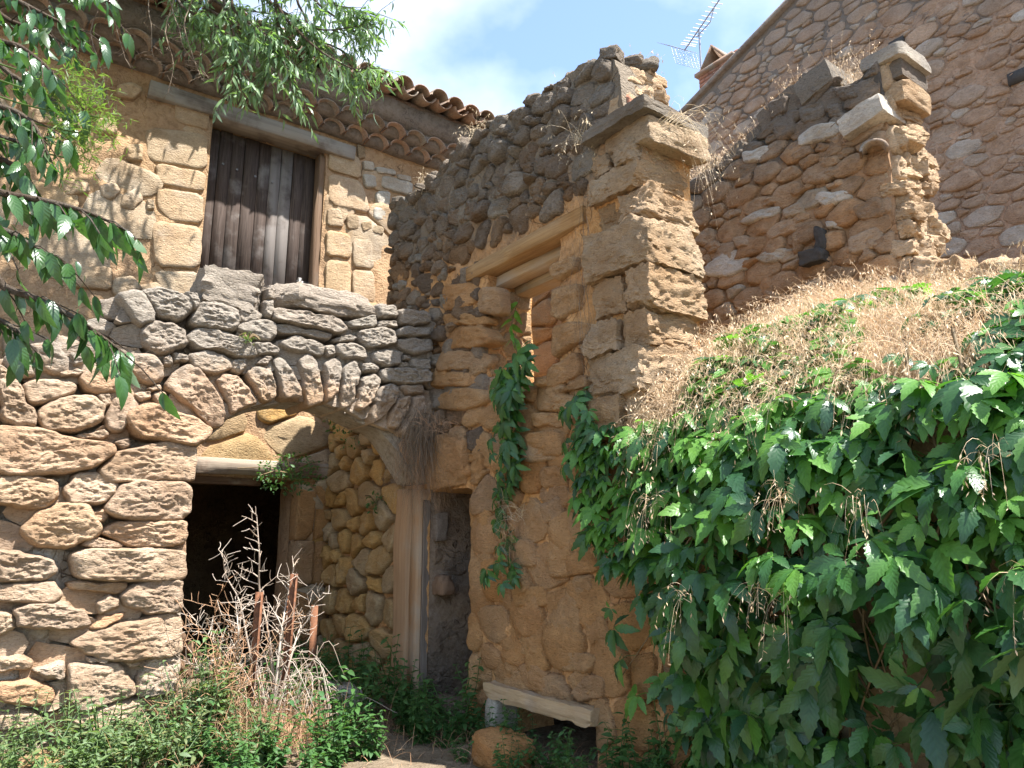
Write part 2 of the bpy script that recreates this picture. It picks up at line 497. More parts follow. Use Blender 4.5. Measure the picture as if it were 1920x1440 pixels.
def mortar_mat(name, c1, c2, lichen=None, lz=None, bump=0.6):
    t = NT(name); p = t.pos()
    n1 = t.noise(p, 2.5, 6, 0.6); n2 = t.noise(p, 18, 8, 0.7); n3 = t.voro(p, 55)
    c = t.mix(t.maprange(n1, 0.3, 0.7), c1, c2)
    c = t.mix(t.math('MULTIPLY', t.maprange(n2, 0.55, 0.35), 0.6), c, t.mix(1.0, c, (0.55, 0.5, 0.45), 'MULTIPLY'))
    c = t.mix(t.math('MULTIPLY', t.maprange(t.noise(p, 1.3, 7, .68), .5, .68), .5), c, t.mix(1.0, c, (.62, .55, .5), 'MULTIPLY'))
    c = t.mix(t.math('MULTIPLY', t.maprange(t.noise(p, 7, 6, .7), .52, .66), .55), c, t.mix(1.0, c, (1.28, 1.3, 1.35), 'MULTIPLY'))
    crack = t.n('TexVoronoi', feature='DISTANCE_TO_EDGE'); dv = t.n('VectorMath', operation='ADD'); nz = t.n('TexNoise'); nz.inputs['Scale'].default_value = 3.0; t.l(p, nz.inputs['Vector']); t.l(p, dv.inputs[0]); t.l(nz.outputs['Color'], dv.inputs[1]); t.l(dv.outputs[0], crack.inputs['Vector']); crack.inputs['Scale'].default_value = 3.2
    ck = t.math('MULTIPLY', t.maprange(crack.outputs['Distance'], .018, .004), t.maprange(t.noise(p, 2.2, 3), .45, .6))
    c = t.mix(t.math('MULTIPLY', ck, .6), c, t.mix(1.0, c, (.35, .3, .28), 'MULTIPLY'))
    if lz:
        z = t.n('SeparateXYZ'); t.l(p, z.inputs[0])
        f = t.math('ADD', t.maprange(z.outputs[2], *lz), t.math('MULTIPLY', t.math('SUBTRACT', t.noise(p, 2.1, 6, 0.65), 0.5), 1.5))
        c = t.mix(t.maprange(f, 0.25, 0.75), c, lichen)
    h = t.math('SUBTRACT', t.math('ADD', n2, t.math('MULTIPLY', n3, 0.3)), t.math('MULTIPLY', ck, .8))
    return t.done(t.principled(c, 0.95, t.bump(h, bump, 0.03), 0.1).outputs[0])
def wood_mat(name, c1, c2, c3, axis='Z', bump=0.5, obj=True):
    t = NT(name); tc = t.n('TexCoord'); v = tc.outputs['Object']
    sc = {'Z': (75, 75, 3), 'X': (3, 75, 75), 'Y': (75, 3, 75)}[axis]
    v = t.mapping(v, sc)
    r = t.rnd()
    off = t.n('VectorMath', operation='ADD'); t.l(v, off.inputs[0])
    cb = t.n('CombineXYZ'); t.l(t.math('MULTIPLY', r, 37.0), cb.inputs[0]); t.l(t.math('MULTIPLY', r, 91.0), cb.inputs[1]); t.l(cb.outputs[0], off.inputs[1])
    v = off.outputs[0]
    n1 = t.noise(v, 1.0, 8, 0.7, 0.6); n2 = t.noise(v, 0.35, 3, 0.5); n3 = t.noise(t.pos(), 3.0, 5, 0.6)
    c = t.mix(t.maprange(n1, 0.3, 0.7), c1, c2)
    c = t.mix(t.maprange(t.math('ADD', n3, t.math('MULTIPLY', t.math('SUBTRACT', r, .5), .35)), 0.45, 0.68), c, c3)
    c = t.mix(t.math('MULTIPLY', t.maprange(n2, 0.55, 0.35), 0.3), c, t.mix(1.0, c, (0.5, 0.47, 0.45), 'MULTIPLY'))
    return t.done(t.principled(c, 0.85, t.bump(n1, bump, 0.006), 0.2).outputs[0])
def leaf_mat(name, cols, trans=0.35, rough=0.38, spec=0.5, veins=True, back=(0.16, 0.22, 0.10)):
    t = NT(name)
    r = t.rnd(); k = len(cols)
    c = t.ramp(r, [(i / (k - 1), q) for i, q in enumerate(cols)])
    p = t.pos()
    c = t.mix(t.maprange(t.noise(p, 30, 3), 0.35, 0.7), c, t.mix(1.0, c, (0.75, 0.8, 0.7), 'MULTIPLY'))
    nm = None
    if veins:
        uv = t.n('UVMap'); sp = t.n('SeparateXYZ'); t.l(uv.outputs[0], sp.inputs[0])
        au = t.math('ABSOLUTE', sp.outputs[0])
        w = t.math('SINE', t.math('MULTIPLY', t.math('SUBTRACT', sp.outputs[1], t.math('MULTIPLY', au, 0.28)), 44.0))
        ridge = t.maprange(w, 0.75, 1.0)
        mid = t.maprange(au, 0.10, 0.02)
        v = t.math('MAXIMUM', ridge, mid)
        c = t.mix(t.math('MULTIPLY', v, 0.22), c, t.mix(1.0, c, (1.5, 1.5, 1.2), 'MULTIPLY'))
        nm = t.bump(t.math('MULTIPLY', w, 1.0), 0.12, 0.003)
    g = t.n('NewGeometry')
    cf = t.mix(t.math('MULTIPLY', g.outputs['Backfacing'], 0.55), c, back)
    b = t.principled(cf, rough, nm, spec)
    tr = t.n('BsdfTranslucent'); t.l(t.mix(1.0, c, (1.7, 1.9, 0.75), 'MULTIPLY'), tr.inputs['Color'])
    if nm is not None: t.l(nm, tr.inputs['Normal'])
    ms = t.n('MixShader'); ms.inputs[0].default_value = trans
    t.l(b.outputs[0], ms.inputs[1]); t.l(tr.outputs[0], ms.inputs[2])
    return t.done(ms.outputs[0])
def straw_mat(name, cols, trans=0.25):
    t = NT(name); k = len(cols)
    c = t.ramp(t.rnd(), [(i / (k - 1), q) for i, q in enumerate(cols)])
    b = t.principled(c, 0.7, None, 0.25)
    tr = t.n('BsdfTranslucent'); t.l(c, tr.inputs['Color'])
    ms = t.n('MixShader'); ms.inputs[0].default_value = trans
    t.l(b.outputs[0], ms.inputs[1]); t.l(tr.outputs[0], ms.inputs[2])
    return t.done(ms.outputs[0])
def rust_mat():
    t = NT('rusty_iron'); p = t.pos()
    c = t.mix(t.maprange(t.noise(p, 30, 6, 0.7), 0.3, 0.7), (0.10, 0.045, 0.025), (0.20, 0.085, 0.04))
    return t.done(t.principled(c, 0.85, t.bump(t.noise(p, 90, 5, 0.7), 0.5, 0.004), 0.3).outputs[0])
def plain(name, col, rough=0.7, metal=0.0, bump=0.2, sc=40):
    t = NT(name); p = t.pos(); n = t.noise(p, sc, 5, 0.6)
    c = t.mix(t.maprange(n, 0.3, 0.7), [q * 0.8 for q in col], [q * 1.15 for q in col])
    return t.done(t.principled(c, rough, t.bump(n, bump, 0.006), 0.3, metal).outputs[0])

M = {}
GREY = (0.17, 0.16, 0.14)
M['arch_stone'] = stone_mat('arch_stone', [(0.52, 0.365, 0.235), (0.44, 0.33, 0.235), (0.53, 0.405, 0.29), (0.42, 0.33, 0.25), (0.54, 0.345, 0.205), (0.47, 0.39, 0.31)], (0.215, 0.195, 0.165), (2.25, 3.3), 0.82, bump=0.75)
M['arch_mortar'] = mortar_mat('arch_mortar', (0.32, 0.25, 0.175), (0.40, 0.365, 0.315), (0.15, 0.125, 0.10), (2.5, 3.3), bump=1.0)
M['house_block'] = stone_mat('house_block', [(0.47, 0.34, 0.20), (0.43, 0.32, 0.21), (0.40, 0.32, 0.225), (0.46, 0.33, 0.19)], (0.25, 0.23, 0.2), None, bump=0.55, base_l=0.12)
M['house_grey_stone'] = stone_mat('house_grey_stone', [(0.40, 0.38, 0.33), (0.36, 0.33, 0.28), (0.42, 0.35, 0.26)], (0.25, 0.24, 0.21), None, bump=0.4)
M['house_render'] = mortar_mat('house_render', (0.40, 0.265, 0.15), (0.34, 0.225, 0.135), bump=0.7)
M['red_mortar'] = mortar_mat('red_mortar', (0.38, 0.20, 0.11), (0.33, 0.19, 0.12), bump=0.45)
M['dark_rubble'] = stone_mat('dark_rubble', [(0.25, 0.165, 0.10), (0.30, 0.21, 0.135), (0.22, 0.175, 0.135), (0.33, 0.205, 0.11), (0.40, 0.36, 0.30), (0.33, 0.22, 0.13)], (0.185, 0.16, 0.13), (3.4, 5.2), 0.8, bump=1.0)
M['ochre_stone'] = stone_mat('ochre_stone', [(0.57, 0.325, 0.14), (0.53, 0.325, 0.165), (0.58, 0.375, 0.20), (0.48, 0.335, 0.21), (0.57, 0.30, 0.12), (0.55, 0.40, 0.255)], (0.24, 0.20, 0.14), (3.0, 5.4), 0.7, bump=0.9, wash=(0.55, 0.30, 0.125), wamt=0.45)
M['pier_stone'] = stone_mat('pier_stone', [(0.57, 0.40, 0.235), (0.56, 0.43, 0.29), (0.60, 0.45, 0.30), (0.53, 0.36, 0.20)], (0.30, 0.25, 0.17), (3.3, 5.6), 0.7, bump=1.0, wash=(0.52, 0.31, 0.15), wamt=0.4)
M['ochre_mud'] = mortar_mat('ochre_mud', (0.57, 0.315, 0.13), (0.48, 0.285, 0.145), (0.20, 0.165, 0.125), (3.2, 4.9), bump=1.0)
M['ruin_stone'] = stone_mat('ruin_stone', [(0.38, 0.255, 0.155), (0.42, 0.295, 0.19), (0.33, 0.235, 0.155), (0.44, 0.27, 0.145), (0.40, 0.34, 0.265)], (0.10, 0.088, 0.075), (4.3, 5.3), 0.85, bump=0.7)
M['ruin_grey'] = stone_mat('ruin_grey', [(0.46, 0.43, 0.375), (0.50, 0.465, 0.41), (0.42, 0.37, 0.30)], (0.12, 0.11, 0.10), (4.6, 5.6), 0.7, bump=0.6)
M['ruin_mud'] = mortar_mat('ruin_mud', (0.33, 0.205, 0.115), (0.27, 0.175, 0.105), (0.085, 0.075, 0.065), (4.2, 5.2))
M['ruin_lit'] = stone_mat('ruin_lit', [(0.54, 0.39, 0.25), (0.51, 0.38, 0.25), (0.56, 0.41, 0.26)], (0.22, 0.20, 0.17), (4.7, 5.7), 0.8, bump=0.8)  # paler copy of the ruin stone, sunlight put into the colour
M['gable_stone'] = stone_mat('gable_stone', [(0.49, 0.345, 0.245), (0.53, 0.375, 0.265), (0.44, 0.315, 0.23), (0.55, 0.395, 0.28), (0.48, 0.37, 0.285), (0.60, 0.55, 0.48)], (0.235, 0.205, 0.175), (6.0, 10.2), 0.6, bump=0.9)
M['gable_mortar'] = mortar_mat('gable_mortar', (0.40, 0.27, 0.185), (0.30, 0.21, 0.15), (0.16, 0.138, 0.118), (5.8, 9.8), bump=0.9)
M['yellow_stone'] = stone_mat('yellow_stone', [(0.46, 0.28, 0.10), (0.50, 0.31, 0.12), (0.40, 0.27, 0.13), (0.42, 0.32, 0.20)], (0.25, 0.2, 0.12), None, bump=0.6)
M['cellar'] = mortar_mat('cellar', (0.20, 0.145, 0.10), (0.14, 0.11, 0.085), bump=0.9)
M['slab'] = stone_mat('slab', [(0.19, 0.165, 0.135), (0.21, 0.185, 0.15)], (0.10, 0.09, 0.078), None, bump=0.6, base_l=0.25)
M['tile'] = stone_mat('roof_tile', [(0.29, 0.195, 0.14), (0.33, 0.225, 0.165), (0.25, 0.19, 0.145), (0.31, 0.25, 0.20)], (0.155, 0.145, 0.125), None, bump=0.3, base_l=0.3, strat=1.0)
M['eave_mortar'] = mortar_mat('eave_mortar', (0.21, 0.175, 0.145), (0.16, 0.135, 0.115), bump=0.5)
M['brick'] = stone_mat('chimney_brick', [(0.33, 0.16, 0.11), (0.36, 0.18, 0.12), (0.29, 0.15, 0.11), (0.38, 0.22, 0.16)], (0.2, 0.16, 0.14), None, bump=0.3)
M['shutter'] = wood_mat('weathered_boards', (0.045, 0.032, 0.026), (0.10, 0.075, 0.062), (0.19, 0.17, 0.155), 'Z')
M['frame_wood'] = wood_mat('frame_wood', (0.13, 0.08, 0.05), (0.19, 0.125, 0.08), (0.16, 0.13, 0.10), 'Z')
M['beam'] = wood_mat('grey_beam', (0.10, 0.08, 0.065), (0.19, 0.155, 0.125), (0.26, 0.235, 0.20), 'X')
M['dark_beam'] = wood_mat('dark_beam', (0.10, 0.06, 0.04), (0.2, 0.13, 0.085), (0.32, 0.26, 0.20), 'X', 0.8)
M['ochre_beam'] = wood_mat('ochre_beam', (0.26, 0.155, 0.07), (0.38, 0.24, 0.115), (0.30, 0.20, 0.115), 'X', 0.8)
M['post'] = wood_mat('ochre_post', (0.33, 0.21, 0.12), (0.37, 0.235, 0.135), (0.35, 0.265, 0.185), 'X', 0.4)
M['pale_wood'] = wood_mat('pale_wood', (0.34, 0.24, 0.14), (0.44, 0.325, 0.20), (0.38, 0.30, 0.22), 'X', 0.8)
M['rust'] = rust_mat()
M['iron'] = plain('grey_iron', (0.16, 0.15, 0.14), 0.5, 0.6)
M['antenna'] = plain('antenna_metal', (0.30, 0.30, 0.31), 0.35, 0.8)
M['white_plastic'] = plain('white_plastic', (0.75, 0.74, 0.70), 0.5)
M['black_pot'] = plain('tile_and_hole_black', (0.05, 0.045, 0.04), 0.9, 0, 0.8)
M['earth'] = mortar_mat('earth', (0.22, 0.155, 0.10), (0.30, 0.22, 0.15), bump=0.8)
M['ground'] = mortar_mat('ground', (0.17, 0.135, 0.095), (0.25, 0.20, 0.14), bump=0.9)
M['concrete'] = mortar_mat('tan_render', (0.40, 0.29, 0.165), (0.34, 0.255, 0.16), bump=0.5)
M['vine_leaf'] = leaf_mat('vine_leaf', [(0.03, 0.09, 0.032), (0.06, 0.165, 0.035), (0.028, 0.08, 0.04), (0.045, 0.125, 0.03), (0.10, 0.225, 0.04)], 0.34, 0.36, 0.5)
M['young_lit_leaf'] = leaf_mat('young_lit_leaf', [(0.10, 0.24, 0.045), (0.13, 0.28, 0.05)], 0.4, 0.4, 0.4)
M['tree_leaf'] = leaf_mat('tree_leaf', [(0.04, 0.10, 0.03), (0.055, 0.13, 0.035), (0.035, 0.085, 0.035)], 0.32, 0.3, 0.6, back=(0.13, 0.17, 0.10))
M['almond_leaf'] = leaf_mat('almond_leaf', [(0.16, 0.25, 0.125), (0.19, 0.29, 0.135), (0.13, 0.21, 0.12)], 0.35, 0.4, 0.45, False, (0.15, 0.2, 0.14))
M['feather_leaf'] = leaf_mat('feather_leaf', [(0.11, 0.165, 0.05), (0.13, 0.19, 0.06)], 0.4, 0.5, 0.3, False, (0.15, 0.2, 0.08))
M['weed_leaf'] = leaf_mat('weed_leaf', [(0.095, 0.16, 0.06), (0.13, 0.205, 0.075), (0.16, 0.225, 0.125), (0.10, 0.15, 0.075), (0.2, 0.21, 0.09)], 0.35, 0.5, 0.35)
M['dark_weed'] = leaf_mat('dark_weed_leaf', [(0.045, 0.11, 0.03), (0.06, 0.14, 0.035), (0.05, 0.12, 0.045)], 0.3, 0.5, 0.35)
M['straw'] = straw_mat('dry_grass', [(0.68, 0.52, 0.33), (0.60, 0.43, 0.26), (0.74, 0.61, 0.44), (0.52, 0.35, 0.2), (0.40, 0.28, 0.17)])
M['pale_straw'] = straw_mat('pale_grass', [(0.66, 0.55, 0.38), (0.58, 0.45, 0.28), (0.70, 0.60, 0.45)])
M['dark_root'] = straw_mat('dry_roots', [(0.14, 0.105, 0.075), (0.20, 0.15, 0.10), (0.11, 0.085, 0.06)], 0.05)
M['dead_wood'] = straw_mat('bleached_twigs', [(0.46, 0.40, 0.33), (0.38, 0.31, 0.25), (0.30, 0.23, 0.17)], 0.0)
M['red_twig'] = straw_mat('russet_stalks', [(0.42, 0.25, 0.14), (0.36, 0.20, 0.11), (0.48, 0.32, 0.2)], 0.05)
M['bark'] = stone_mat('bark', [(0.12, 0.09, 0.065), (0.15, 0.115, 0.085)], (0.17, 0.165, 0.14), None, bump=0.9, scale=2.5, strat=0.4)
M['stem'] = plain('green_stem', (0.16, 0.11, 0.055), 0.7)
# ------------------------------------------------------------------ the ground
def ground_z(x, y):
    t = max(0.0, min(1.0, (y - 1.5) / 3.0)); t = t * t * (3 - 2 * t)
    return 0.30 * t + 0.05 * noise.noise(Vector((x * 0.9, y * 0.9, 0))) + 0.02 * noise.noise(Vector((x * 4, y * 4, 2)))
gu = np.linspace(-1, 1, 121); gc = np.sign(gu) * (np.abs(gu) * 9 + np.abs(gu) ** 7 * 300)
m = MB()
m.add([(x, y + 4, ground_z(x, y + 4)) for y in gc for x in gc],
      np.array([(j * 121 + i, j * 121 + i + 1, (j + 1) * 121 + i + 1, (j + 1) * 121 + i) for j in range(120) for i in range(120)]))
tag(m.build('ground', M['ground']), 'bare brown earth with rubble in front of the ruins', kind='structure')

# ------------------------------------------------------------------ the house with the boarded opening
house = wall_thing('old_house', WA, 'old stone house with boarded upper opening and tiled eave', 'house')
ZE = 6.27
win = [(-1.51, 3.9), (-0.25, 3.9), (-0.25, 6.02), (-1.51, 6.02)]
door = [(-1.78, 0.0), (-0.36, 0.0), (-0.36, 2.24), (-1.78, 2.24)]
core('wall', [(-6.5, -0.2), (2.6, -0.2), (2.6, ZE + 0.33), (-6.5, ZE + 0.33)], [win, door], 0.5, M['house_render'], house, cell=0.07, amp=0.03, out=-0.01, freq=3.0)
Z1 = lambda pts: WA.poly(zpts(0, 0, 2.5714, pts))
Z2A = lambda pts: WA.poly(zpts(600, 60, 2.4, pts))
blocks = [Z1(q) for q in [
    [(845, 490), (1012, 540), (1003, 640), (840, 585)], [(700, 612), (1003, 652), (996, 828), (705, 770)], [(745, 785), (994, 835), (984, 930), (760, 885)],
    [(755, 905), (982, 940), (977, 1080), (830, 1072), (755, 1000)], [(725, 1062), (974, 1096), (966, 1300), (750, 1290)], [(740, 1302), (962, 1312), (952, 1430), (770, 1430)],
    [(1585, 735), (1730, 750), (1745, 865), (1585, 820)], [(1582, 832), (1742, 875), (1790, 1032), (1580, 990)],
    [(1578, 1000), (1640, 1012), (1660, 1095), (1575, 1092)], [(1572, 1106), (1690, 1132), (1690, 1248), (1570, 1235)], [(1570, 1252), (1690, 1262), (1690, 1440), (1565, 1440)],
    [(1700, 1150), (1790, 1160), (1800, 1300), (1700, 1290)], [(1700, 1300), (1800, 1310), (1810, 1460), (1700, 1450)]]]
for i, q in enumerate(blocks):
    stone(q, 0.022, 10 + i, M['house_block'], house, 'block', N=40, K=8, rough=0.008, freq=6, bevel=0.008, facet=0.05)
small = [Z2A(q) for q in [
    [(188, 580), (242, 588), (245, 630), (195, 622)], [(245, 607), (335, 622), (342, 648), (255, 640)], [(192, 640), (250, 650), (255, 700), (205, 705)],
    [(275, 645), (418, 680), (415, 738), (268, 700)], [(250, 718), (316, 718), (312, 797), (255, 782)], [(235, 790), (328, 800), (325, 850), (240, 845)],
    [(345, 640), (405, 650), (412, 676), (350, 665)], [(115, 820), (170, 825), (175, 890), (118, 892)], [(180, 860), (228, 850), (232, 890), (190, 905)], [(232, 865), (285, 880), (280, 920), (228, 905)],
    [(165, 505), (200, 520), (205, 570), (172, 575)], [(330, 745), (420, 752), (418, 800), (335, 795)], [(425, 700), (520, 720), (520, 790), (425, 780)]]]
for i, q in enumerate(small):
    stone(q, 0.028, 40 + i, M['house_grey_stone'] if i not in (7, 8, 9, 10) else M['ochre_stone'], house, N=24, K=6, rough=0.010, bevel=0.01, facet=0.1)
rocks = [Z1(q) for q in [
    [(375, 395), (500, 388), (512, 520), (385, 530)], [(555, 412), (640, 400), (692, 440), (645, 492), (562, 470)], [(298, 872), (420, 862), (440, 930), (310, 945)],
    [(480, 895), (560, 882), (585, 930), (540, 975), (486, 952)], [(590, 940), (662, 902), (692, 960), (642, 1022), (572, 1002)], [(450, 560), (560, 580), (570, 660), (460, 640)],
    [(540, 1340), (640, 1330), (690, 1400), (600, 1440), (540, 1420)], [(330, 1270), (550, 1290), (540, 1400), (340, 1390)], [(700, 960), (745, 965), (745, 1015), (705, 1020)],
    [(600, 700), (690, 700), (690, 790), (610, 780)]]]
for i, q in enumerate(rocks):
    stone(q, 0.045, 60 + i, M['house_block'], house, N=22, K=6, p=6, rough=0.02)
lint = [(-2.05, 2.2), (0.2, 2.2), (0.2, 2.42), (-2.05, 2.42)]
wl_ = [(-2.2, 6.0), (0.12, 6.0), (0.12, 6.2), (-2.2, 6.2)]
cells = rubble([(-6.3, 0.1), (2.3, 0.1), (2.3, 6.0), (-6.3, 6.0)], 0.09, 0.22, 1.5, 5, [win, door], blocks + small + rocks + [lint, wl_], tries=1500)
for i, (q, a) in enumerate(cells):
    cx = area_c(q)[1]; cz = area_c(q)[2]
    if cx < -4.2 or cx > 1.9: continue
    low = cz < 3.4
    if not low and i % 2: continue
    stone(q, 0.04 if low else 0.012, 100 + i, M['yellow_stone'] if low and i % 2 else M['house_block'], house, N=16, K=5, p=5, rough=0.022 if low else 0.015)
# dressed jamb of the lower doorway
for i, (z0, z1) in enumerate([(0.1, 0.62), (0.63, 1.16), (1.17, 1.62), (1.63, 2.19)]):
    m = MB(); m.add(*block(0.20, 0.22, z1 - z0, 31 + i, 0.03, 0.008, 6)); m.build('jamb_block', M['ochre_stone'], house, loc=(-0.27, 0.03, (z0 + z1) / 2))
    m = MB(); m.add(*block(0.17, 0.2, z1 - z0, 41 + i, 0.03, 0.008, 6)); m.build('jamb_block', M['ochre_stone'], house, loc=(-0.082, 0.05, (z0 + z1) / 2))
# lintels
def beam(name, x0, x1, y0, y1, z0, z1, mat, parent, seed=1, n=14, amp=0.012, rot=(0, 0, 0), sag=0.0):
    V = []; L = x1 - x0; cx, cy, cz = (x0 + x1) / 2, (y0 + y1) / 2, (z0 + z1) / 2
    hy, hz = (y1 - y0) / 2, (z1 - z0) / 2; ring = [(-1, -.9), (-.93, -1), (.93, -1), (1, -.9), (1, .9), (.93, 1), (-.93, 1), (-1, .9)]
    for i in range(n + 1):
        x = -L / 2 + L * i / n
        for (a, b) in ring:
            d = fb((x * 1.5 + seed * 9, a * 2.0 + seed, b * 2.0), 3) * amp
            V.append((x + (0.02 * noise.noise(Vector((a * 3, b * 3, seed))) if i in (0, n) else 0), a * hy + d, b * hz + d * 0.8 - sag * (1 - (2 * x / L) ** 2)))
    Q = [(i * 8 + k, i * 8 + (k + 1) % 8, (i + 1) * 8 + (k + 1) % 8, (i + 1) * 8 + k) for i in range(n) for k in range(8)]
    m = MB(); m.add(V, [np.array(Q), np.array([list(range(8))[::-1]]), np.array([[n * 8 + k for k in range(8)]])])
    return m.build(name, mat, parent, loc=(cx, cy, cz), rot=rot, smooth=False)
beam('lintel', -2.15, 0.08, -0.06, 0.2, 6.015, 6.185, M['beam'], house, 3, amp=0.02)
beam('lintel', -2.1, 0.12, -0.05, 0.16, 2.26, 2.42, M['dark_beam'], house, 5, amp=0.02)
beam('lintel', -2.0, -0.72, 0.06, 0.2, 2.17, 2.255, M['dark_beam'], house, 6)
# the boarded opening: planks, frame, latch
leaf = beam('door', -1.51, -0.30, 0.235, 0.26, 3.88, 6.01, M['shutter'], house, 8, amp=0.0)
lx = leaf.location
x = -1.51; i = 0; rr = random.Random(4)
while x < -0.32:
    w = 0.118 + rr.random() * 0.04
    if x + w > -0.33: w = -0.30 - x
    m = MB(); V, Q = box_arr(-w / 2 + 0.004, w / 2 - 0.004, -0.014, 0.014, -1.06, 1.06); m.add(V, Q)
    m.build('plank', M['shutter'], leaf, False, loc=(x + w / 2 - lx[0], -0.03 - rr.random() * 0.01, rr.uniform(-.01, .01)), rot=(0, rr.uniform(-.004, .004), rr.uniform(-.03, .03))); x += w; i += 1
for (px_, pz) in [(-1.33, 5.62), (-1.18, 5.6), (-0.98, 5.58), (-0.79, 5.57)]:
    m = MB(); m.add(*tube_arr([(0, 0.01, 0), (0, -0.012, 0)], [0.016, 0.013], 8)); m.add([(0.013 * math.cos(a), -0.012, 0.013 * math.sin(a)) for a in np.linspace(0, 2 * math.pi, 8, endpoint=False)], np.array([range(8)]))
    m.build('bolt', M['iron'], leaf, loc=(px_ - lx[0], -0.05, pz - lx[2]))
m = MB(); m.add(*box_arr(-0.07, 0.07, -0.02, 0, -0.02, 0.02)); m.add(*box_arr(0.01, 0.05, -0.035, -0.005, -0.11, -0.02)); m.add(*box_arr(-0.06, -0.02, -0.03, 0, -0.05, 0.05))
m.build('latch', M['iron'], leaf, False, loc=(-0.37 - lx[0], -0.05, 4.46 - lx[2]))
beam('door_frame', -0.305, -0.245, 0.03, 0.28, 3.88, 6.02, M['frame_wood'], house, 9, amp=0.004)
# eave: two corbelled courses of hollow tiles, a mortar band, then the roof tiles
def arch_tile(r0, r1, L, th, seg=9, up=1):
    V = []
    for y, r in ((0, r0), (L * 0.5, (r0 + r1) / 2), (L, r1)):
        for rad in (r, r - th):
            for k in range(seg + 1):
                a = math.pi * k / seg
                V.append((rad * math.cos(a), y, up * rad * 0.86 * math.sin(a)))
    n = seg + 1; Q = []
    for j in range(2):
        for k in range(seg):
            o = j * 2 * n
            Q.append((o + k, o + k + 1, o + 2 * n + k + 1, o + 2 * n + k)); Q.append((o + n + k, o + 3 * n + k, o + 3 * n + k + 1, o + n + k + 1))
    for k in range(seg):
        Q.append((k, n + k, n + k + 1, k + 1)); o = 4 * n; Q.append((o + k, o + k + 1, o + n + k + 1, o + n + k))
    for j in range(2):
        o = j * 2 * n
        for k in (0, seg): Q.append((o + k, o + 2 * n + k, o + 3 * n + k, o + n + k))
    return V, np.array(Q)
roof = None
RS = math.tan(math.radians(17))
V, Q = box_arr(-6.6, 2.6, -0.36, 5.6, 0, 0.06)
V = [(x, y, z + ZE + 0.445 + (y + 0.46) * RS) for x, y, z in V]
m = MB(); m.add(V, Q); roof = m.build('roof', M['tile'], house, False)
rr = random.Random(9); PT = 0.28
tm = []
for q in range(3):
    mm = MB(); mm.add(*arch_tile(0.135, 0.12, 0.5, 0.016)); tm.append(mm.mesh('eave_tile', M['tile']))
def wavy_slab(name, z0, z1, o0, o1, mat, par, seed, x0=-6.5, x1=2.6, n=90):
    V = []
    for i in range(n + 1):
        x = x0 + (x1 - x0) * i / n
        for (o, z) in ((o0, z0), (o1, z1)):
            V.append((x, -(o + 0.02 * fb((x * 3, seed, z), 3)), z + 0.012 * fb((x * 4, seed + 4, z), 3)))
        V.append((x, 0.2, z1)); V.append((x, 0.2, z0))
    Q = [(i * 4 + k, i * 4 + (k + 1) % 4, i * 4 + 4 + (k + 1) % 4, i * 4 + 4 + k) for i in range(n) for k in range(4)]
    m = MB(); m.add(V, [np.array([[a, d, c, b] for a, b, c, d in Q])]); return m.build(name, mat, par)
wavy_slab('eave_mortar', ZE - 0.005, ZE + 0.11, 0.06, 0.13, M['eave_mortar'], house, 1)
wavy_slab('eave_mortar', ZE + 0.105, ZE + 0.25, 0.2, 0.29, M['eave_mortar'], house, 2)
wavy_slab('eave_mortar', ZE + 0.235, ZE + 0.47, 0.30, 0.40, M['eave_mortar'], house, 3)
k = 0; x = -5.0
while x < 2.5:
    link('tile', tm[k % 3], roof, (x, -0.18 + rr.uniform(-.015, .015), ZE + rr.uniform(-.006, .006)), (0, 0, rr.uniform(-.03, .03)))
    link('tile', tm[(k + 1) % 3], roof, (x + PT / 2, -0.34 + rr.uniform(-.015, .015), ZE + 0.115 + rr.uniform(-.006, .006)), (0, 0, rr.uniform(-.03, .03)))
    x += PT; k += 1
cover = MB(); cover.add(*arch_tile(0.115, 0.10, 0.48, 0.016)); cover = cover.mesh('cover_tile', M['tile'])
pan = MB(); pan.add(*arch_tile(0.10, 0.115, 0.48, 0.016, up=-1)); pan = pan.mesh('pan_tile', M['tile'])
x = -5.0; sl = math.atan(RS)
while x < 2.5:
    for c in range(4):
        y = -0.62 + c * 0.36; z = ZE + 0.445 + (y + 0.46) * RS + 0.10
        j = rr.uniform(-.012, .012)
        link('tile', cover, roof, (x + j, y + rr.uniform(-.03, .03), z + 0.035 + 0.018 + rr.uniform(0, .012)), (sl - 0.03, 0, rr.uniform(-.04, .04)))
        if c < 2: link('tile', pan, roof, (x + 0.11 + j, y + 0.03, z + 0.065), (sl - 0.03, 0, rr.uniform(-.03, .03)))
    x += 0.235
# closed body of the house behind the front
m = MB()
for b in [(-6.5, -6.3, 0.45, 5.5, -.2, 6.8), (2.4, 2.6, 0.45, 5.5, -.2, 6.8), (-6.5, 2.6, 5.3, 5.5, -.2, 8.0)]: m.add(*box_arr(*b))
V, Q = box_arr(-6.3, 2.4, 0.5, 5.3, 3.0, 3.15); m.add(V, Q)
m.build('rear_wall', M['house_render'], house, False)
# fallen timbers lying in the doorway
for i, (a, b, r) in enumerate([((-1.9, 0.25, 1.35), (-0.95, 0.75, 0.35), 0.055), ((-1.95, 0.12, 1.1), (-1.1, 0.5, 0.3), 0.06)]):
    wa, wb = WA.world(a[0], -a[1], a[2]), WA.world(b[0], -b[1], b[2]); mid = (wa + wb) / 2; d = (wb - wa)
    o = beam('fallen_beam', -d.length / 2, d.length / 2, -r, r, -r * .8, r * .8, M['frame_wood'], None, 20 + i)
    o.location = mid; o.rotation_euler = d.to_track_quat('X', 'Z').to_euler()
    tag(o, ['brown timber leaning inside the dark doorway, upper of the two', 'brown timber leaning inside the dark doorway, lower of the two'][i], 'timber')

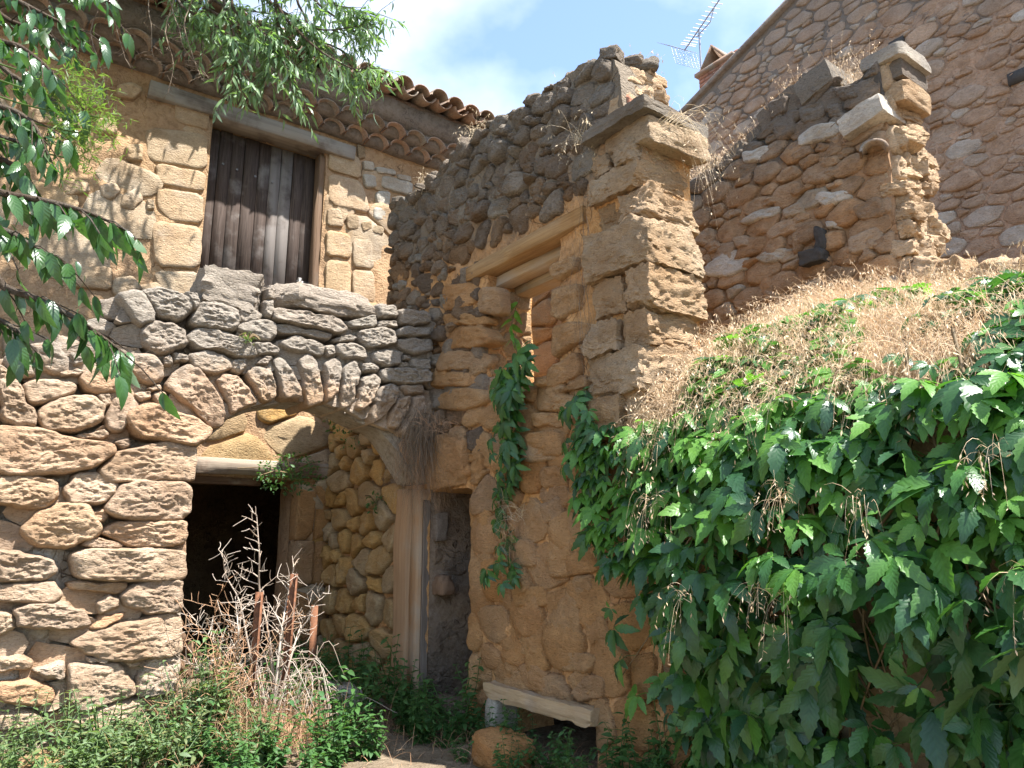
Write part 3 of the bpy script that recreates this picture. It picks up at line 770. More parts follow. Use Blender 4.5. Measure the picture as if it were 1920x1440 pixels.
# ------------------------------------------------------------------ the wall with the arch
arch = wall_thing('arch_wall', WB, 'dry rubble stone wall with a low broken arch', 'wall')
intr = [(338, 1500), (345, 1200), (352, 900), (362, 850), (395, 818), (418, 800), (432, 783), (490, 760), (542, 751), (600, 756), (650, 770), (690, 792), (726, 806), (752, 840), (790, 905), (800, 1500)]
intr_s = WB.poly(intr)
top = [(-6.2, 2.9), (-3.6, 2.75)] + WB.poly([(0, 690), (90, 660), (160, 640), (215, 600), (230, 570), (330, 548), (360, 540), (480, 530), (600, 548), (690, 566), (760, 590), (800, 597)]) + [(0.05, 3.45)]
il = [p for p in intr_s]
outline = [(-6.2, -0.2)] + top + [(0.05, il[-2][1])] + il[::-1][1:-1] + [(il[0][0], -0.2)]
core('mortar', outline, [], 0.42, M['arch_mortar'], arch, cell=0.05, amp=0.035, out_fn=lambda x, z: -0.04 if (z < 1.7 and x < -2.6) else -0.10)
Z4 = lambda pts: WB.poly(zpts(0, 480, 2.2857, pts))
Z5 = lambda pts: WB.poly(zpts(0, 880, 2.5714, pts))
S4 = [
 [(500,175),(560,145),(610,160),(660,250),(655,285),(600,305),(560,270)], [(605,150),(680,140),(790,175),(830,215),(790,265),(740,275),(670,255),(630,195)],
 [(790,155),(845,165),(850,215),(830,240),(800,200)], [(1135,135),(1175,140),(1172,187),(1140,185)],
 [(1605,205),(1690,215),(1700,265),(1650,275),(1610,265)], [(1700,235),(1820,240),(1840,290),(1760,305),(1710,290)],
 [(815,285),(850,205),(930,205),(1010,235),(1018,290),(985,325),(880,312)], [(1020,225),(1080,230),(1120,260),(1110,285),(1040,292),(1020,265)],
 [(1125,192),(1168,190),(1172,230),(1150,265),(1125,255)], [(1165,230),(1300,240),(1450,280),(1475,320),(1440,337),(1300,312),(1170,277)],
 [(1480,285),(1600,252),(1605,310),(1500,312)], [(1610,280),(1690,280),(1695,312),(1610,312)],
 [(605,330),(640,295),(730,295),(790,330),(793,382),(720,417),(660,425),(610,375)], [(798,350),(850,318),(960,330),(1060,380),(1088,430),(1020,442),(930,412),(830,402)],
 [(1000,315),(1060,280),(1130,275),(1177,300),(1177,347),(1140,370),(1060,347)], [(1080,375),(1150,375),(1195,405),(1185,427),(1090,427)],
 [(1180,295),(1300,315),(1412,345),(1400,367),(1320,352),(1185,332)], [(1192,375),(1250,347),(1330,362),(1377,400),(1370,432),(1300,422),(1220,402)],
 [(1415,360),(1490,340),(1527,355),(1500,372),(1430,374)], [(1528,330),(1600,313),(1677,325),(1687,375),(1640,397),(1560,402),(1535,370)],
 [(1690,320),(1740,305),(1835,315),(1832,346),(1760,352),(1695,347)], [(1690,365),(1760,352),(1845,365),(1842,405),(1780,430),(1700,402)],
 [(1375,395),(1420,390),(1427,425),(1395,437)], [(1432,385),(1500,375),(1557,400),(1562,442),(1470,447),(1430,420)],
 [(1585,420),(1640,405),(1712,415),(1702,467),(1640,477),(1590,452)], [(1713,425),(1752,428),(1752,450),(1712,452)],
 [(1748,445),(1832,450),(1832,490),(1770,497),(1750,477)], [(1622,490),(1720,480),(1828,500),(1828,547),(1740,557),(1640,537)],
 [(1700,458),(1747,458),(1747,484),(1705,484)], [(1703,560),(1802,555),(1812,592),(1730,597)], [(1540,465),(1582,455),(1622,475),(1617,502),(1545,502)],
 [(810,425),(900,413),(977,440),(992,480),(930,507),(850,502),(815,470)], [(988,455),(1052,443),(1052,472),(1020,502),(990,492)], [(1088,467),(1130,433),(1152,440),(1142,468)],
 [(522,450),(560,425),(640,428),(692,470),(697,527),(650,552),(590,537),(540,490)], [(688,440),(722,428),(732,462),(700,472)], [(733,418),(802,428),(802,457),(745,452)],
 [(338,530),(390,473),(450,478),(532,540),(522,582),(430,592),(360,572)], [(248,500),(330,483),(362,500),(342,522),(260,522)],
 [(98,560),(160,528),(260,528),(322,555),(317,592),(220,622),(130,637),(100,600)], [(158,660),(230,620),(380,598),(432,640),(437,700),(400,737),(280,757),(190,752),(155,710)],
 [(443,690),(490,610),(540,588),(592,640),(562,702),(510,752),(460,742)], [(538,690),(600,653),(700,648),(800,690),(897,740),(872,792),(820,812),(700,802),(570,772)],
 [(563,590),(642,583),(647,612),(600,632)], [(648,595),(700,583),(722,620),(702,647),(660,642)], [(618,570),(680,548),(692,577),(640,587)],
 [(318,770),(440,743),(457,770),(420,797),(330,787)], [(-10,540),(60,528),(100,570),(112,630),(152,660),(147,737),(70,742),(10,702)],
 [(-10,468),(50,488),(62,540),(-10,547)], [(18,440),(90,408),(152,470),(152,522),(70,527)], [(118,390),(230,368),(292,430),(282,502),(200,502)],
 [(298,415),(350,418),(362,462),(310,477)], [(413,600),(470,588),(477,642),(440,657)], [(-20,738),(150,743),(320,788),(482,815),(482,852),(400,902),(250,932),(60,942),(-20,912)],
 [(478,805),(540,783),(557,815),(520,837)], [(423,920),(500,848),(620,808),(700,803),(832,823),(832,882),(807,962),(700,962),(480,972)],
 [(-20,948),(150,948),(242,963),(247,1037),(210,1077),(100,1082),(-20,1052)], [(263,1000),(330,938),(430,928),(502,985),(492,1017),(430,1062),(300,1062)],
 [(453,1080),(510,988),(580,968),(790,973),(812,1000),(802,1092),(770,1132),(600,1132),(510,1122)], [(88,1170),(160,1098),(270,1058),(370,1073),(427,1160),(400,1202),(300,1247),(140,1232)],
 [(378,1100),(440,1078),(472,1110),(440,1142),(390,1132)], [(418,1185),(500,1138),(640,1133),(787,1138),(792,1227),(720,1247),(560,1247),(480,1212)],
 [(338,1240),(380,1203),(522,1235),(517,1257),(400,1262)], [(308,1290),(380,1257),(600,1255),(782,1260),(782,1372),(700,1387),(500,1392),(330,1377)],
 [(-20,1268),(100,1268),(222,1298),(242,1352),(200,1382),(-20,1392)]]
VOU = [
 [(688,560),(740,500),(800,468),(850,488),(922,570),(973,690),(962,732),(900,742),(830,672),(760,612)], [(913,530),(960,503),(1012,508),(1062,580),(1093,630),(1060,652),(985,692),(950,612)],
 [(1043,490),(1100,473),(1152,488),(1183,560),(1183,612),(1120,642),(1085,592)], [(1158,450),(1195,433),(1232,470),(1283,560),(1287,622),(1200,622),(1190,540)],
 [(1268,440),(1320,423),(1357,470),(1378,590),(1372,642),(1310,657),(1290,560)], [(1378,460),(1430,433),(1458,470),(1443,600),(1380,642),(1385,540)],
 [(1458,480),(1510,453),(1538,500),(1502,642),(1455,672),(1450,580)], [(1543,520),(1600,503),(1628,530),(1592,622),(1540,672),(1510,657),(1530,580)],
 [(1618,560),(1670,543),(1703,570),(1692,622),(1630,702),(1590,722),(1580,690)], [(1698,610),(1752,598),(1745,652),(1692,752),(1650,742),(1660,680)],
 [(1755,600),(1805,600),(1815,690),(1800,800),(1720,770),(1705,755),(1755,660)]]
S5 = [
 [(-20,558),(100,543),(262,545),(292,590),(260,642),(120,642),(-20,622)], [(328,550),(400,538),(602,543),(612,570),(570,597),(450,587),(340,577)],
 [(583,610),(640,558),(750,533),(867,533),(872,640),(862,692),(720,692),(610,662)], [(68,680),(150,638),(300,638),(402,680),(432,740),(360,762),(180,757),(80,747)],
 [(448,640),(520,598),(572,620),(562,662),(480,692)], [(338,830),(450,778),(600,738),(862,688),(862,872),(800,892),(580,917),(450,892)],
 [(-20,900),(100,888),(152,920),(142,962),(-20,977)], [(328,950),(420,933),(582,948),(642,1040),(642,1072),(520,1122),(400,1152),(330,1132)],
 [(413,903),(440,900),(517,903),(512,932),(420,932)], [(588,920),(682,903),(672,942),(610,962)], [(648,990),(720,908),(852,893),(852,1062),(750,1077),(660,1082)],
 [(-20,1030),(150,1008),(262,1050),(252,1122),(100,1132),(-20,1112)], [(148,960),(300,918),(312,1012),(220,1002)], [(348,1200),(500,1128),(702,1098),(702,1202),(600,1252),(400,1257)],
 [(-20,1180),(160,1158),(222,1210),(150,1252),(-20,1252)], [(-20,680),(60,698),(72,770),(-20,802)], [(400,330),(470,318),(590,360),(580,378),(470,385)],
 [(480,700),(600,690),(580,720),(490,770),(430,765)], [(240,1260),(420,1268),(600,1262),(640,1330),(300,1360)], [(700,1090),(850,1080),(850,1200),(720,1210)], [(640,1220),(840,1215),(835,1340),(660,1345)]]
auth = []
for i, q in enumerate(S4 + [None] + S5):
    if q is None: continue
    q = Z4(q) if i < len(S4) else Z5(q)
    gx, gz = area_c(q)[1:]; q = [(gx + (a - gx) * 1.08, gz + (b - gz) * 1.13) for a, b in q]
    auth.append(q); A_ = abs(area_c(q)[0]); big = A_ > 0.05
    rr = random.Random(i)
    stone(q, 0.05 + 0.05 * min(1, A_ / 0.12) + rr.uniform(0, .02), 200 + i, M['arch_stone'], arch, N=72 if big else 40, K=20 if big else 11, rough=0.026 if big else 0.018,
          freq=6.5, strat=1.9, edge=0.016, bevel=0.02, back=0.1, tilt=(rr.uniform(-.08, .08), rr.uniform(-.14, .06)))
for i, q in enumerate(VOU):
    q = Z4(q); auth.append(q)
    stone(q, 0.075, 320 + i, M['arch_stone'], arch, 'arch_stone', N=60, K=16, rough=0.03, freq=7, strat=1.2, edge=0.014, back=0.42)
# long slabs and the big boulder on top of the wall
def wblock(px0, py0, px1, py1, dep, seed, rot=0.0, y=0.12, mat='arch_stone', par=None, w=WB, rnd=0.3, amp=0.045, n=14, name='stone', freq=4.5, cut=(.66, .85)):
    s0, z0 = w.px(px0, py1); s1, z1 = w.px(px1, py0)
    zc = (w.px((px0 + px1) / 2, py0)[1] + w.px((px0 + px1) / 2, py1)[1]) / 2
    h = w.px((px0 + px1) / 2, py0)[1] - w.px((px0 + px1) / 2, py1)[1]
    m = MB(); m.add(*block(s1 - s0, dep, h, seed, rnd, amp, n, freq, 2.2, cut))
    return m.build(name, M[mat], par, loc=((s0 + s1) / 2, y, zc), rot=(0, rot, 0), sharp=40)
wblock(362, 508, 500, 580, 0.46, 5, 0.03, par=arch, rnd=0.12)
wblock(514, 540, 702, 590, 0.40, 6, 0.0, par=arch, rnd=0.12, y=0.1)
# small stones wedged between
cells = rubble(outline, 0.045, 0.09, 1.5, 17, [], auth + [WB.poly([(355, 500), (505, 505), (505, 585), (355, 585)]), WB.poly([(510, 530), (705, 560), (705, 600), (510, 590)])], tries=3000)
for i, (q, a) in enumerate(cells):
    cx, cz = area_c(q)[1:]
    if cx < -3.3: continue
    stone(q, 0.0, 400 + i, M['arch_stone'], arch, 'wedge_stone', N=14, K=4, rough=0.015, tilt=(random.uniform(-.3, .3), random.uniform(-.3, .3)))
cells = rubble([(-6.0, 0.0), (-3.15, 0.0), (-3.2, 2.75), (-6.0, 2.8)], 0.14, 0.26, 1.7, 18, tries=400)
for i, (q, a) in enumerate(cells): stone(q, 0.07, 600 + i, M['arch_stone'], arch, N=18, K=6, p=6, rough=0.03)
for i in range(9):   # loose coping stones along the left part and top
    px_ = [20, 75, 135, 190, 245, 300, 720, 765, 795][i]; py_ = [688, 668, 648, 615, 575, 560, 585, 598, 603][i]
    s, z = WB.px(px_, py_); rr = random.Random(70 + i)
    m = MB(); m.add(*block(rr.uniform(.16, .3), .3, rr.uniform(.1, .16), 80 + i, 0.12, 0.04, 10))
    m.build('coping_stone', M['arch_stone'], arch, loc=(s, 0.2, z + (0.0 if i < 6 else -0.03)), rot=(0, rr.uniform(-.25, .25), rr.uniform(-.3, .3)))
# ------------------------------------------------------------------ the ruined wall with the small window, the narrow door and the pier
ruin = wall_thing('ruined_wall', WC, 'tall ruined ochre wall with small window, narrow door and capped pier', 'wall')
PE = 2.52                                                                 # end of the wall (the pier)
topC = [(-2.2, 3.75), (-1.5, 3.7), (-0.96, 3.72), (-0.95, 4.98)] + WC.poly([(790, 350), (815, 330), (850, 285), (905, 243), (940, 218), (985, 198), (1045, 155), (1075, 130), (1110, 112), (1150, 108)]) + [(2.36, 4.55), (2.4, 4.2), (PE, 4.15)]
door_c = [(-0.02, 0.0), (0.61, 0.0), (0.62, 2.02), (-0.04, 2.02)]
win_c = [(0.80, 2.72), (1.70, 2.72), (1.70, 3.83), (0.80, 3.83)]
hole_c = [(1.02, 0.2), (2.0, 0.2), (2.0, 0.56), (1.02, 0.60)]
lint_c = WC.poly([(870, 520), (1095, 392), (1100, 350), (860, 480)])
core('mud_mortar', [(-2.2, -0.2)] + topC + [(PE, -0.2)], [door_c, win_c, hole_c], 0.46, M['ochre_mud'], ruin, cell=0.04, amp=0.035, freq=6, out_fn=lambda x, z: -0.035 if x < -0.95 else -0.006)
ZJ = lambda pts: WC.poly(zpts(800, 480, 3.4286, pts))
Z6 = lambda pts: WC.poly(zpts(560, 700, 1.9456, pts))
Z2C = lambda pts: WC.poly(zpts(600, 60, 2.4, pts))
JS = [[(118,200),(300,163),(352,200),(347,300),(260,347),(113,362)], [(355,200),(500,210),(500,385),(352,372)], [(128,392),(240,358),(412,390),(422,442),(300,452),(140,462)],
 [(78,540),(200,460),(400,452),(490,560),(330,602),(100,602)], [(88,680),(130,610),(330,610),(430,640),(390,722),(250,737),(90,752)], [(78,800),(180,740),(280,750),(400,800),(280,852),(90,842)],
 [(68,900),(200,842),(380,852),(425,930),(340,982),(180,1002),(80,982)], [(828,60),(990,0),(1002,90),(870,172),(828,150)], [(822,230),(1000,170),(1002,332),(880,422),(822,402)],
 [(822,450),(950,420),(1092,440),(1082,532),(960,582),(860,667),(822,642)], [(988,590),(1070,555),(1082,592),(1020,607)], [(720,790),(790,770),(800,830),(740,850)],
 [(768,832),(800,740),(880,680),(1000,610),(1022,762),(900,832),(790,852)], [(758,905),(900,842),(1082,780),(1082,842),(900,882),(780,925)], [(1000,880),(1160,860),(1180,960),(1040,1000)],
 [(760,940),(900,890),(990,900),(960,1000),(780,1010)], [(560,1180),(700,1130),(900,1120),(910,1290),(700,1300)], [(700,1010),(900,1010),(900,1100),(720,1110)]]
auth = []
for i, q in enumerate(JS):
    q = ZJ(q); auth.append(q)
    stone(q, 0.06, 700 + i, M['ochre_stone'], ruin, N=34, K=9, p=6, rough=0.024, strat=1.8)
MS = [[(915,880),(1000,770),(1050,850),(1030,990),(930,980)], [(1045,890),(1120,860),(1150,960),(1080,1000)], [(950,1060),(1010,1000),(1100,1030),(1080,1090),(970,1090)],
 [(1010,1160),(1060,1090),(1130,1110),(1120,1190),(1040,1200)], [(800,1060),(880,1050),(970,1170),(850,1160)], [(880,340),(960,330),(990,420),(900,430)], [(890,480),(960,440),(980,540),(900,555)],
 [(920,600),(1010,580),(1010,740),(930,750)], [(770,600),(860,600),(880,700),(780,720)], [(785,780),(900,770),(920,850),(800,850)], [(1010,740),(1080,730),(1080,800),(1030,830)],
 [(820,260),(980,220),(990,320),(840,330)], [(990,520),(1050,510),(1070,600),(1010,610)], [(980,430),(1050,420),(1060,500),(1000,510)], [(628,960),(700,980),(715,1130),(640,1130)],
 [(735,885),(900,875),(960,1050),(740,1010)], [(625,450),(690,440),(720,560),(630,580)], [(625,600),(700,600),(715,760),(630,760)], [(630,780),(710,780),(715,950),(632,940)],
 [(700,1030),(790,1040),(850,1150),(720,1130)], [(730,740),(780,730),(790,860),(730,870)], [(1060,620),(1100,640),(1100,720),(1040,720)]]
for i, q in enumerate(MS):
    q = Z6(q); auth.append(q)
    stone(q, 0.045 if i < 14 else 0.018, 740 + i, M['ochre_stone'], ruin, 'mud_covered_stone', N=28, K=7, p=4, rough=0.025, strat=1.0, freq=5)
# lintel stone of the narrow door
m = MB(); m.add(*block(0.6, 0.36, 0.46, 77, 0.25, 0.05, 12)); m.build('lintel_stone', M['ochre_stone'], ruin, loc=(0.32, 0.1, 2.25))
pier_area = [(1.98, 2.35), (2.7, 2.35), (2.7, 4.3), (1.98, 4.3)]
holes = [door_c, win_c, hole_c]
up_reg = [(-0.93, 3.25)] + topC[3:-3] + [(2.2, 3.9), (1.9, 3.85)] + [(0.75, 3.85), (0.72, 3.45), (0.05, 3.2)]
cells = rubble(up_reg, 0.03, 0.10, 1.45, 21, holes, auth + [lint_c, pier_area], tries=9000, big=0.2, fill=0.93, mixed=0.6)
rr = random.Random(2)
for i, (q, a) in enumerate(cells):
    z = area_c(q)[2]; hb = 0.015 + 0.035 * rr.random() + (0.04 if rr.random() < .2 else 0)
    stone(q, hb, 800 + i, M['dark_rubble'], ruin, 'rubble_stone', N=16, K=6, rough=0.03, freq=9, strat=1.2, facet=0.4, tilt=(rr.uniform(-.25, .25), rr.uniform(-.3, .2)))
mid_reg = [(-0.93, 2.1), (-0.93, 3.25), (0.05, 3.2), (0.12, 3.4), (0.8, 3.45), (0.8, 2.1)]
cells = rubble(mid_reg, 0.04, 0.10, 1.6, 22, holes, auth, tries=4000, big=0.25, fill=0.95)
for i, (q, a) in enumerate(cells): stone(q, 0.04, 1200 + i, M['dark_rubble'] if i % 2 else M['ochre_stone'], ruin, 'rubble_stone', N=16, K=5, p=4, rough=0.03)
low_reg = [(0.62, 0.3), (2.5, 0.3), (2.5, 2.6), (1.7, 2.7), (0.62, 2.6)]
cells = rubble(low_reg, 0.07, 0.15, 1.3, 23, holes, auth, tries=1500)
for i, (q, a) in enumerate(cells): stone(q, 0.02 + 0.03 * random.random(), 1400 + i, M['ochre_stone'], ruin, 'mud_covered_stone', N=16, K=5, p=4, rough=0.025)
back_reg = [(-2.15, 0.3), (-0.45, 0.3), (-0.45, 2.2), (-0.9, 3.6), (-2.15, 3.6)]
cells = rubble(back_reg, 0.07, 0.135, 1.35, 24, [], [[(-0.62, 0), (0, 0), (0, 2.1), (-0.62, 2.1)]], tries=1600, big=0.4, fill=0.9)
for i, (q, a) in enumerate(cells): stone(q, 0.075, 1500 + i, M['yellow_stone'], ruin, N=22, K=7, p=5, rough=0.03, tilt=(random.uniform(-.2, .2), random.uniform(-.2, .2)))
# the pier: big squared blocks that turn the corner
zs = [2.22, 2.47, 2.74, 2.96, 3.23, 3.55, 3.75, 3.94, 4.10]
for i in range(8):
    rr = random.Random(50 + i); z0, z1 = zs[i], zs[i + 1]; dx = [0, .02, -.02, .03, .05, .0, -.03, -.05][i]
    spl = rr.uniform(.2, .3)                       # a course is one long block or two
    xl = 2.0 + (.12 if i > 4 else .03 * (i % 2))
    parts = [(xl, 2.56)] if i in (1, 4, 6) else [(xl, 2.26 + spl * .3), (2.275 + spl * .3, 2.56)]
    for k, (x0, x1) in enumerate(parts):
        m = MB(); m.add(*block(x1 - x0, 0.54, z1 - z0 - 0.008, 90 + i * 3 + k, 0.05, 0.042, 22, 7.0, 1.3, (.76, .95)))
        m.build('pier_block', M['pier_stone'], ruin, loc=((x0 + x1) / 2 + dx, 0.205 + rr.uniform(-.035, .03), (z0 + z1) / 2), rot=(rr.uniform(-.02, .02), rr.uniform(-.03, .03), rr.uniform(-.04, .04)), sharp=38)
m = MB(); m.add(*block(0.46, 0.56, 0.17, 99, 0.05, 0.03, 14, 6, 1.3, (.8, .95))); m.build('corbel_stone', M['pier_stone'], ruin, loc=(2.42, 0.25, 4.13), rot=(0, 0.12, 0))
m = MB(); m.add(*block(0.56, 0.68, 0.085, 98, 0.02, 0.022, 18, 7, 1.3, (.84, .98))); m.build('cap_slab', M['slab'], ruin, loc=(2.36, 0.215, 4.245), rot=(0.03, -0.02, 0.06), sharp=40)
# broken end of the high part behind the pier
m = MB(); m.add(*block(0.16, 0.06, 0.24, 97, 0.05, 0.008, 6)); m.build('brick', M['brick'], ruin, loc=(2.31, 0.06, 4.36), rot=(0, 0.05, 0.1))
for i in range(34):
    rr = random.Random(1700 + i); z = 4.3 + .48 * i / 34
    m = MB(); m.add(*block(rr.uniform(.1, .2), rr.uniform(.1, .2), rr.uniform(.05, .11), 1710 + i, 0.05, 0.02, 9, 9, 1.3))
    m.build('torn_stone', M['ruin_lit'], ruin, loc=(2.3 - .1 * (z - 4.3) + rr.uniform(-.04, .04), rr.uniform(.08, .42), z), rot=(rr.uniform(-.2, .2), rr.uniform(-.3, .3), rr.uniform(-.5, .5)), sharp=40)
cells = rubble([(0.0, 0.3), (0.45, 0.3), (0.45, 2.3), (0.0, 2.3)], 0.07, 0.12, 1.4, 26, tries=250)
for i, (q, a) in enumerate(cells): stone(q, 0.04, 1730 + i, M['pier_stone'], ruin, end=PE, N=16, K=5, p=4, rough=0.02)
# coping rubble on the broken top
for i in range(46):
    rr = random.Random(500 + i); t = i / 45.0; k = t * (len(topC) - 7); j = int(k) + 3; u = k - int(k)
    p, q = topC[j], topC[min(j + 1, len(topC) - 4)]
    m = MB(); m.add(*block(rr.uniform(.07, .17), rr.uniform(.12, .24), rr.uniform(.05, .11), 510 + i, 0.12, 0.035, 8, 9))
    m.build('coping_stone', M['dark_rubble'], ruin, loc=(p[0] + (q[0] - p[0]) * u, rr.uniform(.05, .38), p[1] + (q[1] - p[1]) * u + rr.uniform(-.03, .04)), rot=(0, rr.uniform(-.5, .5), rr.uniform(-1, 1)))
cells = rubble([(0.03, 2.74), (0.45, 2.74), (0.45, 3.6), (0.03, 3.6)], 0.05, 0.11, 1.3, 29, tries=300)
for i, (q, a) in enumerate(cells): stone(q, 0.02, 1850 + i, M['pier_stone'], ruin, 'reveal_stone', end=0.80, N=16, K=5, rough=0.025)
# wooden lintels of the window
for i, (y0, x0, x1, dz) in enumerate([(-0.04, 0.55, 2.0, 0.10), (0.11, 0.66, 1.80, 0.03), (0.275, 0.70, 1.78, -0.03)]):
    beam('window_lintel', x0, x1, y0, y0 + 0.15, 3.60 + dz, 3.72 + dz, M['pale_wood'] if i else M['ochre_beam'], ruin, 60 + i, amp=0.025)
# narrow door: squared post, board, shelf stubs and the cellar behind
for (x, w, y, dp, z0, z1, mt, sd) in ((-0.34, .23, -.04, .2, .28, 2.05, 'post', 61), (-0.145, .13, -.01, .17, .28, 2.04, 'post', 62), (-0.055, .03, .02, .14, .4, 1.95, 'beam', 63)):
    o = beam('door_post' if w > .1 else 'door_board', -(z1 - z0) / 2, (z1 - z0) / 2, -dp / 2, dp / 2, -w / 2, w / 2, M[mt], ruin, sd, 18, 0.012 if w > .1 else .004)
    o.location = (x, y + dp / 2 - .06, (z0 + z1) / 2); o.rotation_euler = (0, math.pi / 2, 0)
m = MB(); m.add(*block(0.16, 0.14, 0.16, 64, 0.2, 0.03, 8)); m.build('timber_stub', M['frame_wood'], ruin, loc=(0.05, 0.1, 1.26))
m = MB(); m.add(*block(0.10, 0.10, 0.26, 65, 0.2, 0.03, 8)); m.build('timber_stub', M['beam'], ruin, loc=(0.0, 0.08, 1.74))
m = MB()
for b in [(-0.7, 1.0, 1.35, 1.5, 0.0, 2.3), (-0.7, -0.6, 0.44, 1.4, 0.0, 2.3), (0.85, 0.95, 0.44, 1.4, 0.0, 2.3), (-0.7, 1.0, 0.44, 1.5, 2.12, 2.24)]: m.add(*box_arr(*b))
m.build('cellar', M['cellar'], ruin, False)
cells = rubble([(-0.6, 0.2), (0.9, 0.2), (0.9, 2.1), (-0.6, 2.1)], 0.1, 0.2, 1.3, 27, tries=200)
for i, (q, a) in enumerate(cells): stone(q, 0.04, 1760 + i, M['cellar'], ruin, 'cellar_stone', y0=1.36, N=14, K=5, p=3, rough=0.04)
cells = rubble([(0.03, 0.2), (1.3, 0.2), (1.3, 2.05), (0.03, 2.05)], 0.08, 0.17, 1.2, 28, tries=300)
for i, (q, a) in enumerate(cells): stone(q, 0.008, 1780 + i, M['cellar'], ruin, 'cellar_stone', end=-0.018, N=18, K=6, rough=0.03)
m = MB(); m.add(*box_arr(-.036, -.012, .012, 1.35, 0, 2.05)); m.build('cellar', M['cellar'], ruin, False)
# low opening with its weathered timber and side stone
m = MB(); m.add(*block(1.1, 0.15, 0.095, 66, 0.02, 0.02, 22, 7, 1.0, (.9, 1.0))); o = m.build('low_lintel', M['pale_wood'], ruin, sharp=40); o.location = (1.5, -0.03, 0.61)
m = MB(); m.add(*block(0.12, 0.2, 0.36, 67, 0.15, 0.02, 8)); m.build('side_stone', M['house_grey_stone'], ruin, loc=(1.02, 0.0, 0.42))
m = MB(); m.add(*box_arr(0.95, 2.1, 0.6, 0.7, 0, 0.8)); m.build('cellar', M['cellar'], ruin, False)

# ------------------------------------------------------------------ retaining wall under the vine and the grassy bank behind it
keep = thing('retaining_wall', 'low ochre retaining wall hidden under the creeper', 'wall', (O0[0], O0[1], 0), WC.rz)
RT = 2.42
core('mud_mortar', [(PE + 0.01, -0.2), (PE + 0.01, RT - 0.22), (3.4, RT - .22), (6.6, RT - .22), (6.6, -0.2)], [], 0.4, M['ochre_mud'], keep, cell=0.08, amp=0.04, out=-0.03)
cells = rubble([(PE + 0.02, 0.3), (3.5, 0.3), (3.5, RT - 0.3), (PE + 0.02, RT - 0.3)], 0.09, 0.2, 1.3, 31, tries=600)
for i, (q, a) in enumerate(cells): stone(q, 0.03, 1800 + i, M['ochre_stone'], keep, 'mud_covered_stone', N=16, K=5, p=4, rough=0.025)
m = MB(); g = [(s, z) for s in np.linspace(3.55, 6.4, 30) for z in np.linspace(-0.1, 2.2, 24)]
m.add([(s, -(0.015 + 0.02 * fb((s * 3, z * 3, 5), 3)), z) for s, z in g], np.array([(i * 24 + j, (i + 1) * 24 + j, (i + 1) * 24 + j + 1, i * 24 + j + 1) for i in range(29) for j in range(23)]))
m.build('render_patch', M['concrete'], keep)
def bank_z(s, d):
    """height of the bank at s along the wall, d metres behind its face"""
    zf = 3.32 - 0.29 * (s - 3.06); t = max(0, min(1, d / 2.0))
    ze = RT - 0.2 + 0.3 * min(1, max(0, d) / .5) ** .7
    z = ze + (zf - RT - .1) * t - 0.1 * max(0, d - 2.0) + 0.06 * noise.noise(Vector((s * 2, d * 2, 1))) + 0.02 * noise.noise(Vector((s * 8, d * 8, 4)))
    k = max(0, min(1, (s - 1.6) / .8)); k = k * k * (3 - 2 * k)
    return 2.26 * (1 - k) + z * k
ns, nd = 90, 36
ss = np.linspace(-3.0, 6.6, ns); ds = np.linspace(0.42, 4.6, nd)
def bk(s, d):
    if s >= 2.53: d = 0.02 + (d - 0.42) * (4.58 / 4.18)
    return (s, d, bank_z(s, d))
V = [bk(s, d) for s in ss for d in ds]
Q = [(i * nd + j, (i + 1) * nd + j, (i + 1) * nd + j + 1, i * nd + j + 1) for i in range(ns - 1) for j in range(nd - 1)]
m = MB(); m.add(V, np.array(Q)); bank = m.build('bank', M['earth'], None, loc=(O0[0], O0[1], 0), rot=(0, 0, WC.rz))
tag(bank, 'earth bank behind the creeper wall', kind='structure')

